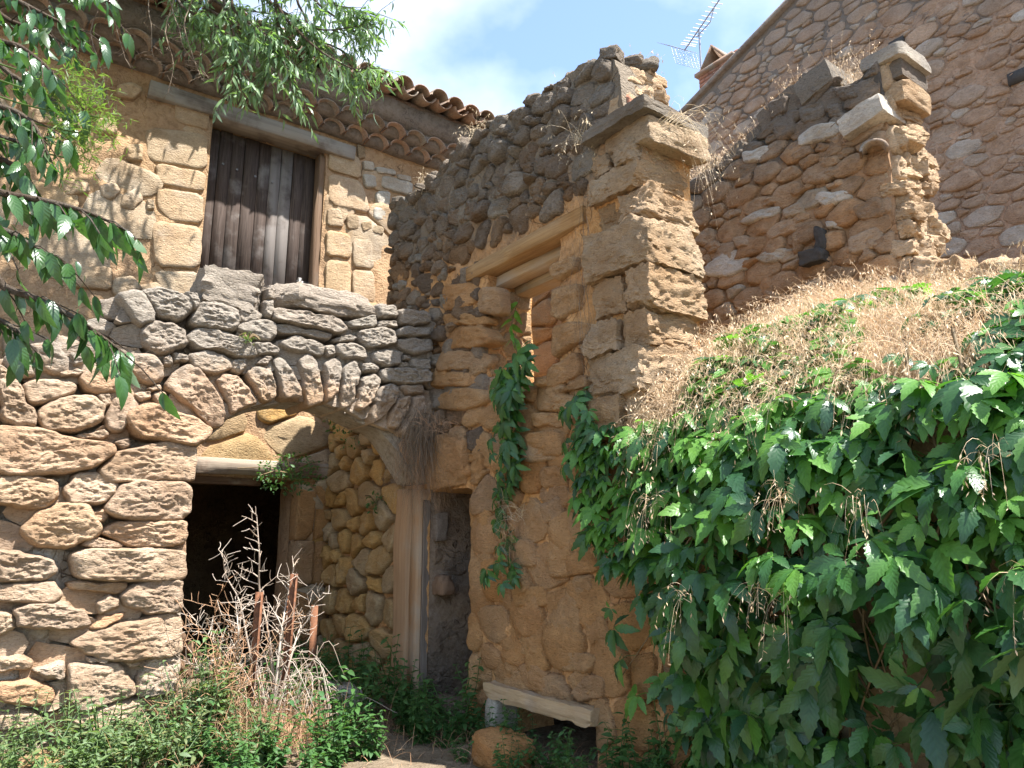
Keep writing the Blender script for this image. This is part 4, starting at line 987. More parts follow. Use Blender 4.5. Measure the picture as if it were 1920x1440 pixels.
# ------------------------------------------------------------------ second ruined wall
ruin2 = wall_thing('broken_wall', WF, 'broken rubble wall stub with sunlit torn end and grass on top', 'wall')
topF = [(-5.2, 4.6), (-3.0, 4.75)] + WF.poly([(1295, 340), (1330, 318), (1380, 290), (1420, 255), (1460, 215), (1500, 185), (1530, 165), (1560, 162), (1590, 165), (1612, 150), (1640, 120)]) + [(0.02, 5.15)]
core('mud_mortar', [(-5.2, 2.0)] + topF + [(0.02, 2.8)], [], 0.5, M['ruin_mud'], ruin2, cell=0.05, amp=0.035, out=-0.006, freq=7)
Z3 = lambda pts: WF.poly(zpts(1240, 0, 2.572, pts))
FS = [[(660,390),(700,350),(815,335),(820,420),(760,465),(670,430)], [(660,660),(740,610),(860,585),(872,645),(780,690),(670,715)], [(550,570),(640,540),(660,640),(570,690),(545,640)],
 [(665,520),(790,490),(795,570),(680,610)], [(800,510),(870,500),(890,570),(810,580)], [(390,740),(530,700),(522,772),(400,797)], [(600,760),(720,700),(747,740),(640,792)],
 [(760,760),(860,750),(872,790),(765,842)], [(770,850),(880,785),(897,830),(780,892)], [(790,900),(880,860),(892,895),(800,922)], [(740,970),(760,930),(910,915),(922,960),(800,1007)],
 [(470,980),(600,915),(607,970),(480,1012)], [(630,930),(740,875),(752,900),(640,957)], [(370,1075),(480,1010),(592,990),(560,1042),(430,1087)], [(585,1010),(690,970),(702,1030),(600,1062)],
 [(213,1290),(330,1200),(420,1213),(427,1290),(330,1347),(220,1342)], [(458,1250),(520,1205),(607,1200),(602,1247),(500,1282)], [(790,1070),(870,1065),(872,1107),(800,1112)],
 [(210,1190),(270,1155),(302,1190),(240,1232)], [(350,1150),(420,1130),(432,1190),(370,1207)], [(500,1100),(640,1050),(780,1060),(690,1110),(520,1170)], [(520,490),(620,460),(612,542),(530,582)],
 [(830,430),(970,405),(972,472),(870,492)], [(920,1000),(1060,940),(1100,1040),(960,1080)], [(640,1120),(700,1110),(690,1200),(640,1240)], [(900,1150),(1060,1090),(1090,1180),(920,1240)]]
gs = {1, 5, 10, 13, 15, 16, 17}
auth = []
for i, q in enumerate(FS):
    q = Z3(q); auth.append(q)
    stone(q, 0.04, 1900 + i, M['ruin_grey'] if i in gs else M['ruin_stone'], ruin2, N=28, K=8, p=6, rough=0.02, strat=1.6)
cells = rubble([(-2.6, 3.2)] + topF[2:] + [(0.0, 3.2)], 0.036, 0.10, 1.7, 33, [], auth, tries=6000, big=0.25, fill=0.93, mixed=0.6)
for i, (q, a) in enumerate(cells): stone(q, 0.012 + 0.03 * random.random(), 2000 + i, M['ruin_stone'], ruin2, 'rubble_stone', N=16, K=5, p=4, rough=0.025)
cells = rubble([(-5.1, 2.2), (-2.6, 2.2), (-2.6, 4.6), (-5.1, 4.4)], 0.1, 0.2, 1.5, 34, [], [], tries=500)
for i, (q, a) in enumerate(cells): stone(q, 0.045, 2300 + i, M['ochre_stone'], ruin2, 'rubble_stone', N=14, K=4, p=4, rough=0.025)
# torn end face in the sun
cells = rubble([(0.0, 3.0), (0.52, 3.0), (0.5, 4.6), (0.42, 5.2), (0.02, 5.2)], 0.05, 0.12, 1.35, 35, tries=900)
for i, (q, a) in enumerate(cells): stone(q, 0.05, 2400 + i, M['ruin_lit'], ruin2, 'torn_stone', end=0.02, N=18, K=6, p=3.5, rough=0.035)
for i in range(44):     # ragged stones on the end, wider towards the foot
    rr = random.Random(900 + i); z = 3.15 + 2.0 * i / 44; w = 0.1 + 0.13 * max(0, (4.2 - z))
    m = MB(); m.add(*block(rr.uniform(.1, .22), rr.uniform(.14, .32), rr.uniform(.07, .14), 910 + i, 0.08, 0.035, 11, 8, 1.3))
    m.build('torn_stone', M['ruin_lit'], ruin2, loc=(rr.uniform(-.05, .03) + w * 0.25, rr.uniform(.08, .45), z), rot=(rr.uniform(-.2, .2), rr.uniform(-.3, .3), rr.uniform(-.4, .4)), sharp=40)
for (px0, py0, px1, py1, dep, rot, y, mt, rn) in [(1588, 205, 1668, 245, .4, -0.2, 0.08, 'ruin_grey', .08), (1612, 92, 1692, 118, .45, 0.0, 0.22, 'ruin_grey', .15), (1622, 116, 1684, 150, .4, 0.0, 0.25, 'ruin_stone', .25),
                                       (1632, 150, 1690, 190, .4, 0.1, 0.25, 'ruin_lit', .3), (1498, 133, 1562, 180, .4, -0.25, 0.15, 'dark_rubble', .15), (1422, 178, 1500, 232, .3, -.3, .15, 'dark_rubble', .3), (1560, 150, 1610, 175, .3, .1, .2, 'ruin_stone', .3),
                                       (1390, 230, 1440, 262, .3, -.3, .2, 'dark_rubble', .3), (1340, 275, 1390, 305, .3, -.4, .2, 'dark_rubble', .3), (1300, 305, 1345, 330, .3, -.4, .2, 'dark_rubble', .3)]:
    wblock(px0, py0, px1, py1, dep, px0, rot, y, mt, ruin2, WF, rn * .3, 0.015, 12, cut=(.86, 1.0))
# old broken tiles stuck in the face
s, z = WF.px(1537, 470); m = MB(); m.add(*block(0.2, 0.12, 0.12, 71, 0.1, 0.03, 8)); m.build('broken_tile', M['black_pot'], ruin2, loc=(s - .02, -0.06, z - .06))
m = MB(); m.add(*block(0.08, 0.08, 0.24, 72, 0.1, 0.03, 8)); m.build('broken_tile', M['black_pot'], ruin2, loc=(s + .04, -0.03, z + .06))
s, z = WF.px(1655, 290); m = MB(); V, Q = arch_tile(0.1, 0.09, 0.3, 0.02); m.add(V, Q); m.build('broken_tile', M['tile'], ruin2, loc=(s, -0.12, z), rot=(0.1, 0.1, 0.5))
# low remains of the same wall on the bank
for i in range(11):
    rr = random.Random(60 + i); sF = 0.16 + i * 0.17
    m = MB(); m.add(*block(rr.uniform(.16, .27), .3, rr.uniform(.14, .24), 950 + i, 0.15, 0.05, 10))
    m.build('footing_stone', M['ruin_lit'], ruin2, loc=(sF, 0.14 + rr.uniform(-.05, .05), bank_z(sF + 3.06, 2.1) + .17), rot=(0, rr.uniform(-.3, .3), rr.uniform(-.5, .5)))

# ------------------------------------------------------------------ the tall house with the bare rubble gable
gable = wall_thing('gable_house', WG, 'tall stone house with bare rubble gable end', 'house')
vp = WG.px(1490, 0); vq = WG.px(1283, 215); sl = (vp[1] - vq[1]) / (vp[0] - vq[0])
s_l = vq[0] - 1.2; apex_s = 4.2
zv = lambda s: vp[1] + sl * (s - vp[0]) if s < apex_s else vp[1] + sl * (2 * apex_s - s - vp[0])
gout = [(s_l, -0.2), (s_l, zv(s_l)), (apex_s, zv(apex_s)), (9.5, zv(9.5)), (9.5, -0.2)]
core('wall', gout, [], 0.55, M['gable_mortar'], gable, cell=0.075, amp=0.022, out=-0.002, freq=7)
gh = [Z for Z in [WG.poly([(1898, 132), (1918, 126), (1920, 158), (1900, 164)]), WG.poly([(1672, 78), (1692, 74), (1693, 92), (1674, 95)])]]
cells = rubble([(s_l + .1, 4.0), (s_l + .1, zv(s_l) - .05), (3.4, zv(3.4) - .1), (3.4, 4.0)], 0.03, 0.12, 1.9, 41, [], [q for q in gh], tries=16000, big=0.2, fill=0.92, mixed=0.7)
cells.sort(key=lambda c: -c[1]); rest = MB()
for i, (q, a) in enumerate(cells):
    h = 0.01 + 0.03 * random.random()
    if i < 290: stone(q, h, 2600 + i, M['gable_stone'], gable, N=16, K=5, p=5, rough=0.02, strat=1.5)
    else:
        V, F_, (cx, cz) = stone_arrays(q, h, 2600 + i, N=10, K=4, p=5, rough=0.02)
        rest.add([(x + cx, y, z + cz) for x, y, z in V], F_)
tag(rest.build('small_stones', M['gable_stone'], gable), kind='stuff')
for q in gh:
    A_, cx, cz = area_c(q); m = MB(); m.add(*box_arr(-.09, .09, -.035, .02, -.07, .07)); m.build('putlog_hole_black', M['black_pot'], gable, False, loc=(cx, 0, cz))  # black block on the wall, the shade of a hole put into its colour
m = MB()
for (a, b) in ((s_l - 0.15, apex_s), (apex_s, 9.7)):
    m.add([(a, -0.06, zv(a) + .0), (b, -0.06, zv(b)), (b, 6, zv(b)), (a, 6, zv(a)), (a, -0.06, zv(a) + .09), (b, -0.06, zv(b) + .09), (b, 6, zv(b) + .09), (a, 6, zv(a) + .09)],
          np.array([(0, 3, 2, 1), (4, 5, 6, 7), (0, 1, 5, 4), (1, 2, 6, 5), (2, 3, 7, 6), (3, 0, 4, 7)]))
m.build('roof', M['eave_mortar'], gable, False)
m = MB(); m.add(*box_arr(s_l, s_l + 0.3, 0.5, 6, -.2, zv(s_l) - .02)); m.add(*box_arr(9.2, 9.5, 0.5, 6, -.2, zv(9.5) - .02)); m.build('side_wall', M['gable_mortar'], gable, False)
# chimney of bricks with a tent of two slabs
def gl(px_, py_, back): s, z = WG.px(px_, py_, -back); return s, z
cs0, cz0 = gl(1312, 175, 0.35); cs1, _ = gl(1392, 118, 0.35); cw = 0.66; cd = 0.46
ctop = WG.px(1318, 140, -0.35)[1]; cbot = zv(cs0) - 0.25
cx_c = cs0 + cw / 2
chim = MB(); chim.add(*box_arr(-cw / 2 + .012, cw / 2 - .012, -cd / 2 + .012, cd / 2 - .012, cbot - ctop, 0)); chim = chim.build('chimney', M['eave_mortar'], gable, False, loc=(cx_c, 0.35 + cd / 2, ctop))
bz = -0.035; row = 0; bm = MB(); bm.add(*box_arr(-.1, .1, -.05, .05, -.028, .028)); bme = bm.mesh('brick', M['brick'], False)
while bz > cbot - ctop:
    off = 0.1 if row % 2 else 0.0
    for xx in np.arange(-cw / 2 + 0.1 + off, cw / 2 - 0.05, 0.21):
        link('brick', bme, chim, (min(xx, cw / 2 - .1), -cd / 2 + 0.05 + random.uniform(-.004, .004), bz))
    for yy in np.arange(-cd / 2 + 0.16 - off * .6, cd / 2 - .05, 0.21): link('brick', bme, chim, (-cw / 2 + .05, yy, bz), (0, 0, math.pi / 2))
    bz -= 0.068; row += 1
m = MB(); m.add(*box_arr(-cw / 2 - .05, cw / 2 + .05, -cd / 2 - .05, cd / 2 + .05, 0, .06)); m.build('chimney_rim', M['tile'], chim, False)
for sgn in (-1, 1):
    m = MB(); m.add(*box_arr(-.016, .016, -.27, .27, 0, .44)); m.build('cap_slab', M['tile'], chim, False, loc=(-.02 + sgn * 0.25, 0, 0.05), rot=(0, -sgn * math.radians(36), 0))
m = MB(); m.add(*block(.16, .3, .12, 3, .1, .01, 5)); m.build('cap_block', M['brick'], chim, loc=(cw / 2 + .02, 0, .1))

# television antenna on its mast behind the chimney
mast_s, mast_z = WG.px(1315, 130, -0.9); ant_top = WG.px(1312, 62, -0.9)[1]
ap = WG.world(mast_s, -0.9, 0); ant = thing('antenna', 'television aerial with comb of rods and mesh reflector on thin mast', 'antenna', (ap.x, ap.y, cbot), WG.rz)
tube = lambda name, a, b, r, par, mat='antenna': (lambda mm: (mm.add(*tube_arr([a, b], [r, r], 6)), mm.build(name, M[mat], par))[1])(MB())
H = ant_top - cbot
tube('mast', (0, 0, -0.3), (0, 0, H + .05), 0.018, ant)
b0 = Vector(WG.px(1283, 95, -0.9)) - Vector((mast_s, cbot)); b1 = Vector(WG.px(1352, -5, -0.9)) - Vector((mast_s, cbot))
boom0, boom1 = Vector((b0.x, 0.0, b0.y)), Vector((b1.x, 0.0, b1.y))
tube('boom', boom0, boom1, 0.013, ant); d = (boom1 - boom0)
tube('strut', boom0 + d * .28 + Vector((0.05, 0, -.05)), boom0 + d * .62 + Vector((0.07, 0, -.12)), 0.01, ant); tube('strut', boom0 + d * .62 + Vector((0.07, 0, -.12)), boom0 + d * .82, 0.01, ant)
for i in range(14):
    p = boom0 + d * (0.1 + 0.88 * (i / 13) ** 1.3)
    perp = Vector((0.28, 0.96, 0.1)).normalized(); L = .16 - .05 * i / 13
    tube('director', p - perp * L, p + perp * L, 0.007, ant, 'white_plastic')
m = MB()
up = Vector((-d.z, 0, d.x)).normalized(); sd = Vector((0.25, 0.97, 0))
for sgn in (-1, 1):
    c = boom0 + d * 0.02; ax = (up * sgn + -d.normalized() * 0.35).normalized()
    for k in range(7): m.add(*tube_arr([c + ax * (.05 + .06 * k) - sd * .3, c + ax * (.05 + .06 * k) + sd * .3], [.003, .003], 4))
    for k in range(9): m.add(*tube_arr([c + ax * .05 + sd * (-.3 + .075 * k), c + ax * .41 + sd * (-.3 + .075 * k)], [.003, .003], 4))
m.build('mesh_reflector', M['antenna'], ant)
# ------------------------------------------------------------------ plants: shapes
def leaflet(L, W, n=8, fold=0.25, curl=0.25, tooth=0.08, pw=0.75, base=0.35):
    """a leaf blade along +Y, upper side +Z, folded along the midrib, with a toothed edge; uv = (-1..1, 0..1)"""
    V = []; UV = []
    for i in range(n + 1):
        t = i / n
        w = W * (math.sin(math.pi * t ** pw) ** 0.85 if 0 < t < 1 else 0.0)
        w *= 1 + (tooth if i % 2 else -tooth)
        y = L * t; z = -curl * L * t * t
        for sgn in (-1, 0, 1):
            V.append((sgn * w / 2, y - (abs(sgn) * 0.02 * L), z + abs(sgn) * fold * w / 2 + (0.0 if sgn else 0.0)))
            UV.append((sgn, t if t > 0 else 0.001))
    Q = [(i * 3 + k, i * 3 + k + 1, i * 3 + k + 4, i * 3 + k + 3) for i in range(n) for k in (0, 1)]
    return np.array(V), np.array(Q), np.array(UV)
def palmate(L, seed, n=12):
    rr = random.Random(seed); V = []; Q = []; UV = []; o = 0
    for ang, k in ((0, 1.0), (40, .93), (-40, .93), (88, .66), (-88, .66)):
        if abs(ang) > 90 and rr.random() < .2: continue
        l = L * k * rr.uniform(.9, 1.1)
        v, q, uv = leaflet(l, l * rr.uniform(.36, .44), n, rr.uniform(.15, .4), rr.uniform(.15, .65), 0.13, rr.uniform(.85, 1.05))
        a = math.radians(-ang + rr.uniform(-7, 7)); ca, sa = math.cos(a), math.sin(a)
        tw = rr.uniform(-.5, .5) + math.copysign(.18, ang) * (ang != 0)
        ct, st = math.cos(tw), math.sin(tw)
        v = np.c_[v[:, 0] * ct + v[:, 2] * st, v[:, 1] + .015, -v[:, 0] * st + v[:, 2] * ct]
        v = np.c_[v[:, 0] * ca - v[:, 1] * sa, v[:, 0] * sa + v[:, 1] * ca, v[:, 2]]
        V.append(v); Q.append(q + o); UV.append(uv); o += len(v)
    tv, tq = tube_arr([(0, 0.01, 0), (0, -L * .25, -.03), (0, -L * .45, -.10)], [.0025, .0025, .002], 4)
    V.append(np.array(tv)); Q.append(tq + o); UV.append(np.full((len(tv), 2), (0.0, .5)))
    return np.concatenate(V), np.concatenate(Q), np.concatenate(UV)
def frame(tip, nrm):
    """rotation with +Y along tip, +Z along nrm"""
    y = Vector(tip).normalized(); x = y.cross(Vector(nrm)).normalized(); z = x.cross(y)
    return Matrix((x, y, z)).transposed()
def strips(P0, D, L, bend, width, rs, seg=5, grav=1.0):
    """many arching blades at once: roots P0, directions D, lengths L; returns vertices and quads"""
    n = len(P0); t = np.linspace(0, 1, seg)[None, :, None]
    down = np.array([0, 0, -1.0])
    C = P0[:, None, :] + D[:, None, :] * L[:, None, None] * t + down * (bend * L * grav)[:, None, None] * t ** 2.2
    side = np.cross(D, rs.normal(size=(n, 3))); side /= np.linalg.norm(side, axis=1)[:, None] + 1e-9
    w = (width[:, None] * (1 - 0.75 * np.linspace(0, 1, seg))[None, :])[:, :, None]
    A_ = C - side[:, None, :] * w / 2; B_ = C + side[:, None, :] * w / 2
    V = np.stack([A_, B_], 2).reshape(-1, 3)
    b = (np.arange(n) * seg * 2)[:, None] + (np.arange(seg - 1) * 2)[None, :]
    Q = np.stack([b, b + 1, b + 3, b + 2], -1).reshape(-1, 4)
    return V, Q, C
def grass(mb, P0, rs, lmin, lmax, spread=0.5, bend=0.5, w=0.003, lean=(0, 0, 0), seeds=True, seg=5, sl=0.022):
    n = len(P0)
    D = np.c_[rs.normal(size=n) * spread, rs.normal(size=n) * spread, np.ones(n)] + np.array(lean)
    D /= np.linalg.norm(D, axis=1)[:, None]
    L = lmin + (lmax - lmin) * rs.rand(n); bd = bend * (0.4 + rs.rand(n))
    V, Q, C = strips(P0, D, L, bd, np.full(n, w) * (0.6 + 0.8 * rs.rand(n)), rs, seg)
    mb.add(V, Q)
    if seeds:
        k = 4
        for j in range(k):
            sel = rs.rand(n) < 0.65; m_ = sel.sum()
            if not m_: continue
            base = C[sel, -1] + (C[sel, -2] - C[sel, -1]) * (j * 0.22)
            dd = np.c_[rs.normal(size=m_) * .5, rs.normal(size=m_) * .5, -1.0 + .4 * rs.normal(size=m_)]; dd /= np.linalg.norm(dd, axis=1)[:, None]
            ln = sl * (0.6 + 0.9 * rs.rand(m_)); sd = np.cross(dd, rs.normal(size=(m_, 3))); sd /= np.linalg.norm(sd, axis=1)[:, None] + 1e-9
            q = np.stack([base, base + dd * (ln * .45)[:, None] + sd * (ln * .13)[:, None], base + dd * ln[:, None], base + dd * (ln * .45)[:, None] - sd * (ln * .13)[:, None]], 1).reshape(-1, 3)
            mb.add(q, (np.arange(m_) * 4)[:, None] + np.arange(4)[None, :])
def add_leaf(mb, tpl, R, p, sc=1.0):
    mb.add(tpl[0] @ (np.array(R).T * sc) + np.array(p), tpl[1], tpl[2])
def to_np(seq): return np.array([tuple(v) for v in seq], float)

# ------------------------------------------------------------------ Virginia creeper over the retaining wall
VL = [palmate(0.165, 10 + i) for i in range(10)]
VM = []
for i, t in enumerate(VL):
    m = MB(); m.add(*t); VM.append(m.mesh('leaf', M['young_lit_leaf'] if i == 9 else M['vine_leaf']))
vine_root = WC.world(3.6, 0.15, 0.2)
vine = thing('creeper', 'big five-fingered creeper smothering the retaining wall below dry grass', 'vine', vine_root)
vreg = WC.poly([(1165, 760), (1215, 735), (1300, 700), (1420, 650), (1560, 615), (1700, 610), (1830, 570), (1960, 520), (2300, 420), (2600, 1800), (1330, 1800), (1275, 1440), (1235, 1330), (1165, 1180), (1120, 980), (1105, 880), (1130, 790)])
bare = [WC.poly([(1690, 1170), (1770, 1150), (1850, 1440), (1720, 1440)]), WC.poly([(1150, 1060), (1330, 1060), (1330, 1500), (1150, 1500)]), WC.poly([(1000, 1000), (1200, 1040), (1240, 1200), (1100, 1200)])]
rs = np.random.RandomState(77); rr = random.Random(77)
nrmC = Vector((WC.n[0], WC.n[1], 0)); axC = Vector((WC.a[0], WC.a[1], 0))
def bulge(s, z):
    """how far the cushion of leaves stands off the wall: a slope from the edge down to z = 1.35, then an overhang"""
    k = min(1, max(0, (s - 2.1) / 1.1)); t = min(1, max(0, (2.36 - z) / .95)); lo = min(1, max(0, (1.35 - z) / .7))
    b = 0.05 + (0.42 + .12 * min(1, max(0, s - 3.4))) * k * t ** .8 - .38 * k * lo
    return max(0.05, b + 0.11 * noise.noise(Vector((s * 2.4, z * 2.4, 3))) + .06 * noise.noise(Vector((s * 6, z * 6, 1))))
cand = []
tries = 0
while len(cand) < 1450 and tries < 60000:
    tries += 1
    s, z = rr.uniform(2.0, 5.6), rr.uniform(0.15, 2.28 + .06 * max(0, s - 3) if False else 2.3)
    if not inside([s], [z], vreg)[0]: continue
    dens = 1.0
    for b in bare:
        if inside([s], [z], b)[0]: dens = 0.13
    clump = noise.noise(Vector((s * 3.1, z * 3.1, 8)))
    if z < 1.5: dens *= 0.75 + 0.9 * clump
    else: dens *= 0.8 + 0.8 * clump
    if rr.random() > dens: continue
    b = bulge(s, z); layer = rr.random() ** 0.6
    p = WC.world(s, 0.03 + b * layer + rr.uniform(0, .06), z)
    up = 1.5 if z > 1.35 else 0.7
    nv = nrmC * rr.uniform(.5, 1.1) + Vector((0, 0, up)) + axC * rr.gauss(0.1, .6) + Vector((rr.gauss(0, .4), rr.gauss(0, .4), rr.gauss(0, .3)))
    tip = Vector((0, 0, -1)) + nrmC * (rr.uniform(0, .7) + (.8 if z > 1.35 else 0)) + axC * rr.gauss(0, .95)
    cand.append((layer + rr.random() * .2, p, nv, tip, (rr.uniform(.4, .8) if rr.random() < .35 else rr.uniform(.75, 1.15)) * (1.0 if s > 2.6 else .8)))
for i in range(900):     # sprigs creeping up over the edge into the grass
    s = rr.uniform(2.75, 5.4); d = rr.random() ** 1.3 * (0.6 + .9 * min(1, max(0, (s - 2.9) / 1.0)))
    if noise.noise(Vector((s * 2.2, d * 3, 5))) < -0.02: continue
    p = WC.world(s, -d, bank_z(s, d) + rr.uniform(.03, .14))
    cand.append((.9, p, Vector((rr.gauss(0, .4), rr.gauss(0, .4), 1)) + nrmC * .4, nrmC * rr.uniform(.2, 1) + axC * rr.gauss(0, .8) + Vector((0, 0, rr.uniform(-.5, .2))), rr.uniform(.55, 1.0)))
cand.sort(key=lambda c: -c[0])
rest = MB(); nobj = 0
YM = MB(); YM.add(*VL[2]); YM = YM.mesh('leaf', M['young_lit_leaf']); young_lit = MB(); ry = random.Random(4)
for i, (k, p, nv, tip, sc) in enumerate(cand):
    R = frame(tip, nv); q = p - vine_root; yg = p.z > 1.55 and ry.random() < .30  # paler new growth high up, also puts the sunlit brightness into the colour
    if nobj < 280:
        o = link('leaf', YM if yg else VM[i % 10], vine); o.rotation_euler = R.to_euler(); o.location = q; o.scale = (sc, sc, sc); nobj += 1
    else: add_leaf(young_lit if yg else rest, VL[i % 10], R, q, sc)
tag(rest.build('foliage', M['vine_leaf'], vine), kind='stuff'); tag(young_lit.build('young_lit_foliage', M['young_lit_leaf'], vine), kind='stuff')
m = MB()
for i in range(34):
    s0 = rr.uniform(2.7, 5.4); z0 = rr.uniform(1.6, 2.45); pts = [WC.world(s0 + .25 * k * rr.uniform(-.6, .4), bulge(s0, z0 - .4 * k) * .6 + .02, z0 - .38 * k) - vine_root for k in range(5)]
    pts = smooth_line(pts, 12); m.add(*tube_arr(pts, [.008 - .0004 * k for k in range(13)], 5))
m.build('stem', M['stem'], vine)
# hanging shoots of the creeper on the ruined wall
shoots = [([(965, 655), (975, 700), (950, 760), (940, 830), (925, 900), (915, 980), (935, 1050), (942, 1105)], 0.9, 46, .95, .16), ([(985, 670), (960, 730), (955, 800), (960, 870), (930, 930)], .9, 30, .95, .12),
          ([(1075, 735), (1085, 790), (1095, 850), (1105, 905), (1120, 960)], 1.0, 26, .85, .1)]
for i, (pl, dv, n, sc, ot) in enumerate(shoots):
    pts = [WC.world(*(lambda sz: (sz[0], ot * (.5 + .5 * math.sin(j)), sz[1]))(WC.px(x, y, ot))) for j, (x, y) in enumerate(pl)]
    root = pts[0].copy()
    sh = thing('hanging_shoot', ['long creeper shoot hanging from the small window sill', 'short bushy creeper shoot under the small window', 'creeper shoot hanging beside the pier foot'][i], 'vine', root)
    line = smooth_line([p - root for p in pts], 30)
    m = MB(); m.add(*tube_arr(line, [.006 - .0001 * k for k in range(31)], 5)); m.build('stem', M['stem'], sh)
    for k in range(n):
        t = (k + rr.random()) / n; p = line[min(30, int(t * 30))] + axC * rr.gauss(0, .07) + nrmC * rr.uniform(.01, .09)
        R = frame(Vector((0, 0, -1)) + axC * rr.gauss(0, .6) + nrmC * .25, nrmC + Vector((0, 0, .5)) + axC * rr.gauss(0, .4))
        s_ = sc * rr.uniform(.6, 1.15) * (1 - .35 * t)
        o = link('leaf', VM[k % 6], sh); o.rotation_euler = R.to_euler(); o.location = p; o.scale = (s_, s_, s_)
# sunlit sprig standing in the window
root = WC.world(1.05, -0.1, 2.72); sp = thing('window_sprig', 'sunlit pale green sprig standing in the small window', 'plant', root)
line = smooth_line([(0, 0, 0), (.02, 0, .25), (-.03, .02, .5), (.03, .02, .74)], 20)
m = MB(); m.add(*tube_arr(line, [.004] * 21, 5)); m.build('stem', M['stem'], sp)
yl = MB(); yl.add(*leaflet(.13, .055)); yl = yl.mesh('leaf', M['young_lit_leaf'])
for k in range(24):
    p = line[2 + int(k * .75)]; R = frame(Vector((rr.gauss(0, .6), rr.gauss(0, .6), -.7)), nrmC + Vector((rr.gauss(0, .5), rr.gauss(0, .5), .5)))
    o = link('leaf', yl, sp); o.rotation_euler = R.to_euler(); o.location = p; s_ = rr.uniform(.6, 1.1); o.scale = (s_, s_, s_)

# ------------------------------------------------------------------ dry grass
rs = np.random.RandomState(5)
def bank_pts(n, s0, s1, d0, d1, thr=-9):
    out = []
    while len(out) < n:
        s, d = rs.uniform(s0, s1), rs.uniform(d0, d1)
        if noise.noise(Vector((s * 2.2, d * 3, 5))) > 0.25 and d < .6 and thr > -5: continue
        p = WC.world(s, -d, bank_z(s, d) - .01); out.append((p.x, p.y, p.z))
    return np.array(out)
m = MB(); lean = (WC.n[0] * .55, WC.n[1] * .55, 0)
grass(m, bank_pts(13000, 2.55, 5.6, 0.0, 1.95, 0), rs, .16, .5, .6, .85, .0034, lean)
grass(m, bank_pts(2600, 2.5, 3.6, -0.02, .7), rs, .2, .45, .5, .9, .0034, lean)
P = bank_pts(2600, 2.5, 5.4, -.05, .25)
grass(m, P, rs, .15, .36, .5, 1.3, .0026, (WC.n[0] * .9, WC.n[1] * .9, 0))
tag(m.build('dry_grass', M['straw']), 'matted straw coloured grass drooping over the creeper wall', 'grass', kind='stuff')
# tufts hanging down through the creeper
m = MB()
for i in range(17):
    s = rr.uniform(2.6, 4.8); z = rr.uniform(1.35, 2.3); b = bulge(s, z) + .08
    c = WC.world(s, b, z); P = np.array([(c.x, c.y, c.z)] * 16) + rs.normal(size=(16, 3)) * .02
    grass(m, P, rs, .08, .2, .3, 1.5, .0022, (WC.n[0] * .5, WC.n[1] * .5, -.6), sl=.018)
tag(m.build('hanging_straw', M['straw']), 'dry grass stalks hanging among the creeper leaves', 'grass', kind='stuff')
m = MB()
def wall_pts(w, n, s0, s1, d0, d1, zf): return np.array([tuple(w.world(s, -d, zf(s) - .02)) for s, d in zip(rs.uniform(s0, s1, n), rs.uniform(d0, d1, n))])
tx = [p[0] for p in topF]; tz = [p[1] for p in topF]
ztF = lambda s: float(np.interp(s, tx, tz))
grass(m, wall_pts(WF, 2100, -2.9, -0.15, .05, .55, ztF), rs, .15, .38, .28, .3, .003, (-.1, 0, 0))
grass(m, wall_pts(WF, 300, -0.95, -0.1, .1, .5, ztF), rs, .35, .6, .22, .25, .003, (.12, 0, 0))
P = wall_pts(WF, 60, -1.75, -1.5, -.02, .1, ztF); grass(m, P, rs, .35, .6, .3, 1.5, .003, (WF.n[0] * .5 + .5, WF.n[1] * .5 - .3, .2))
tag(m.build('wall_top_grass', M['straw']), 'tall dry grass growing along the top of the broken wall', 'grass', kind='stuff')
tx2 = [p[0] for p in topC[3:-2]]; tz2 = [p[1] for p in topC[3:-2]]; ztC = lambda s: float(np.interp(s, tx2, tz2)) + .03
tufts = [(-0.35, .1, 60, .3, .9, 'pale dry tuft on the low shoulder of the ruined wall'), (0.62, .05, 70, .3, .9, 'pale dry tuft on the ruined wall just before the tiled eave'), (2.0, -.02, 60, .42, 1.0, 'pale dry tuft beside the stone slab of the pier'),
         (2.2, .35, 40, .3, .6, 'thin dry tuft on the summit of the ruined wall'), (1.45, .2, 26, .28, .5, 'sparse dry tuft midway up the ruined wall crest')]
for s, d, n, L, bnd, lab in tufts:
    z = 4.28 if s == 2.0 else ztC(s)
    r0 = WC.world(s, -d, z); m = MB(); P = rs.normal(size=(n, 3)) * (.05, .05, .01); grass(m, P, rs, L * .5, L, .55, bnd, .0028)
    tag(m.build('grass_tuft', M['pale_straw'], loc=r0), lab, 'grass')
r0 = WC.world(2.62, -.1, 4.15); m = MB(); grass(m, rs.normal(size=(46, 3)) * (.05, .05, .02), rs, .35, .62, .25, 1.25, .003, (.8, .1, 0))
tag(m.build('grass_tuft', M['pale_straw'], loc=r0), 'dry tuft arching out to the side of the pier slab', 'grass')
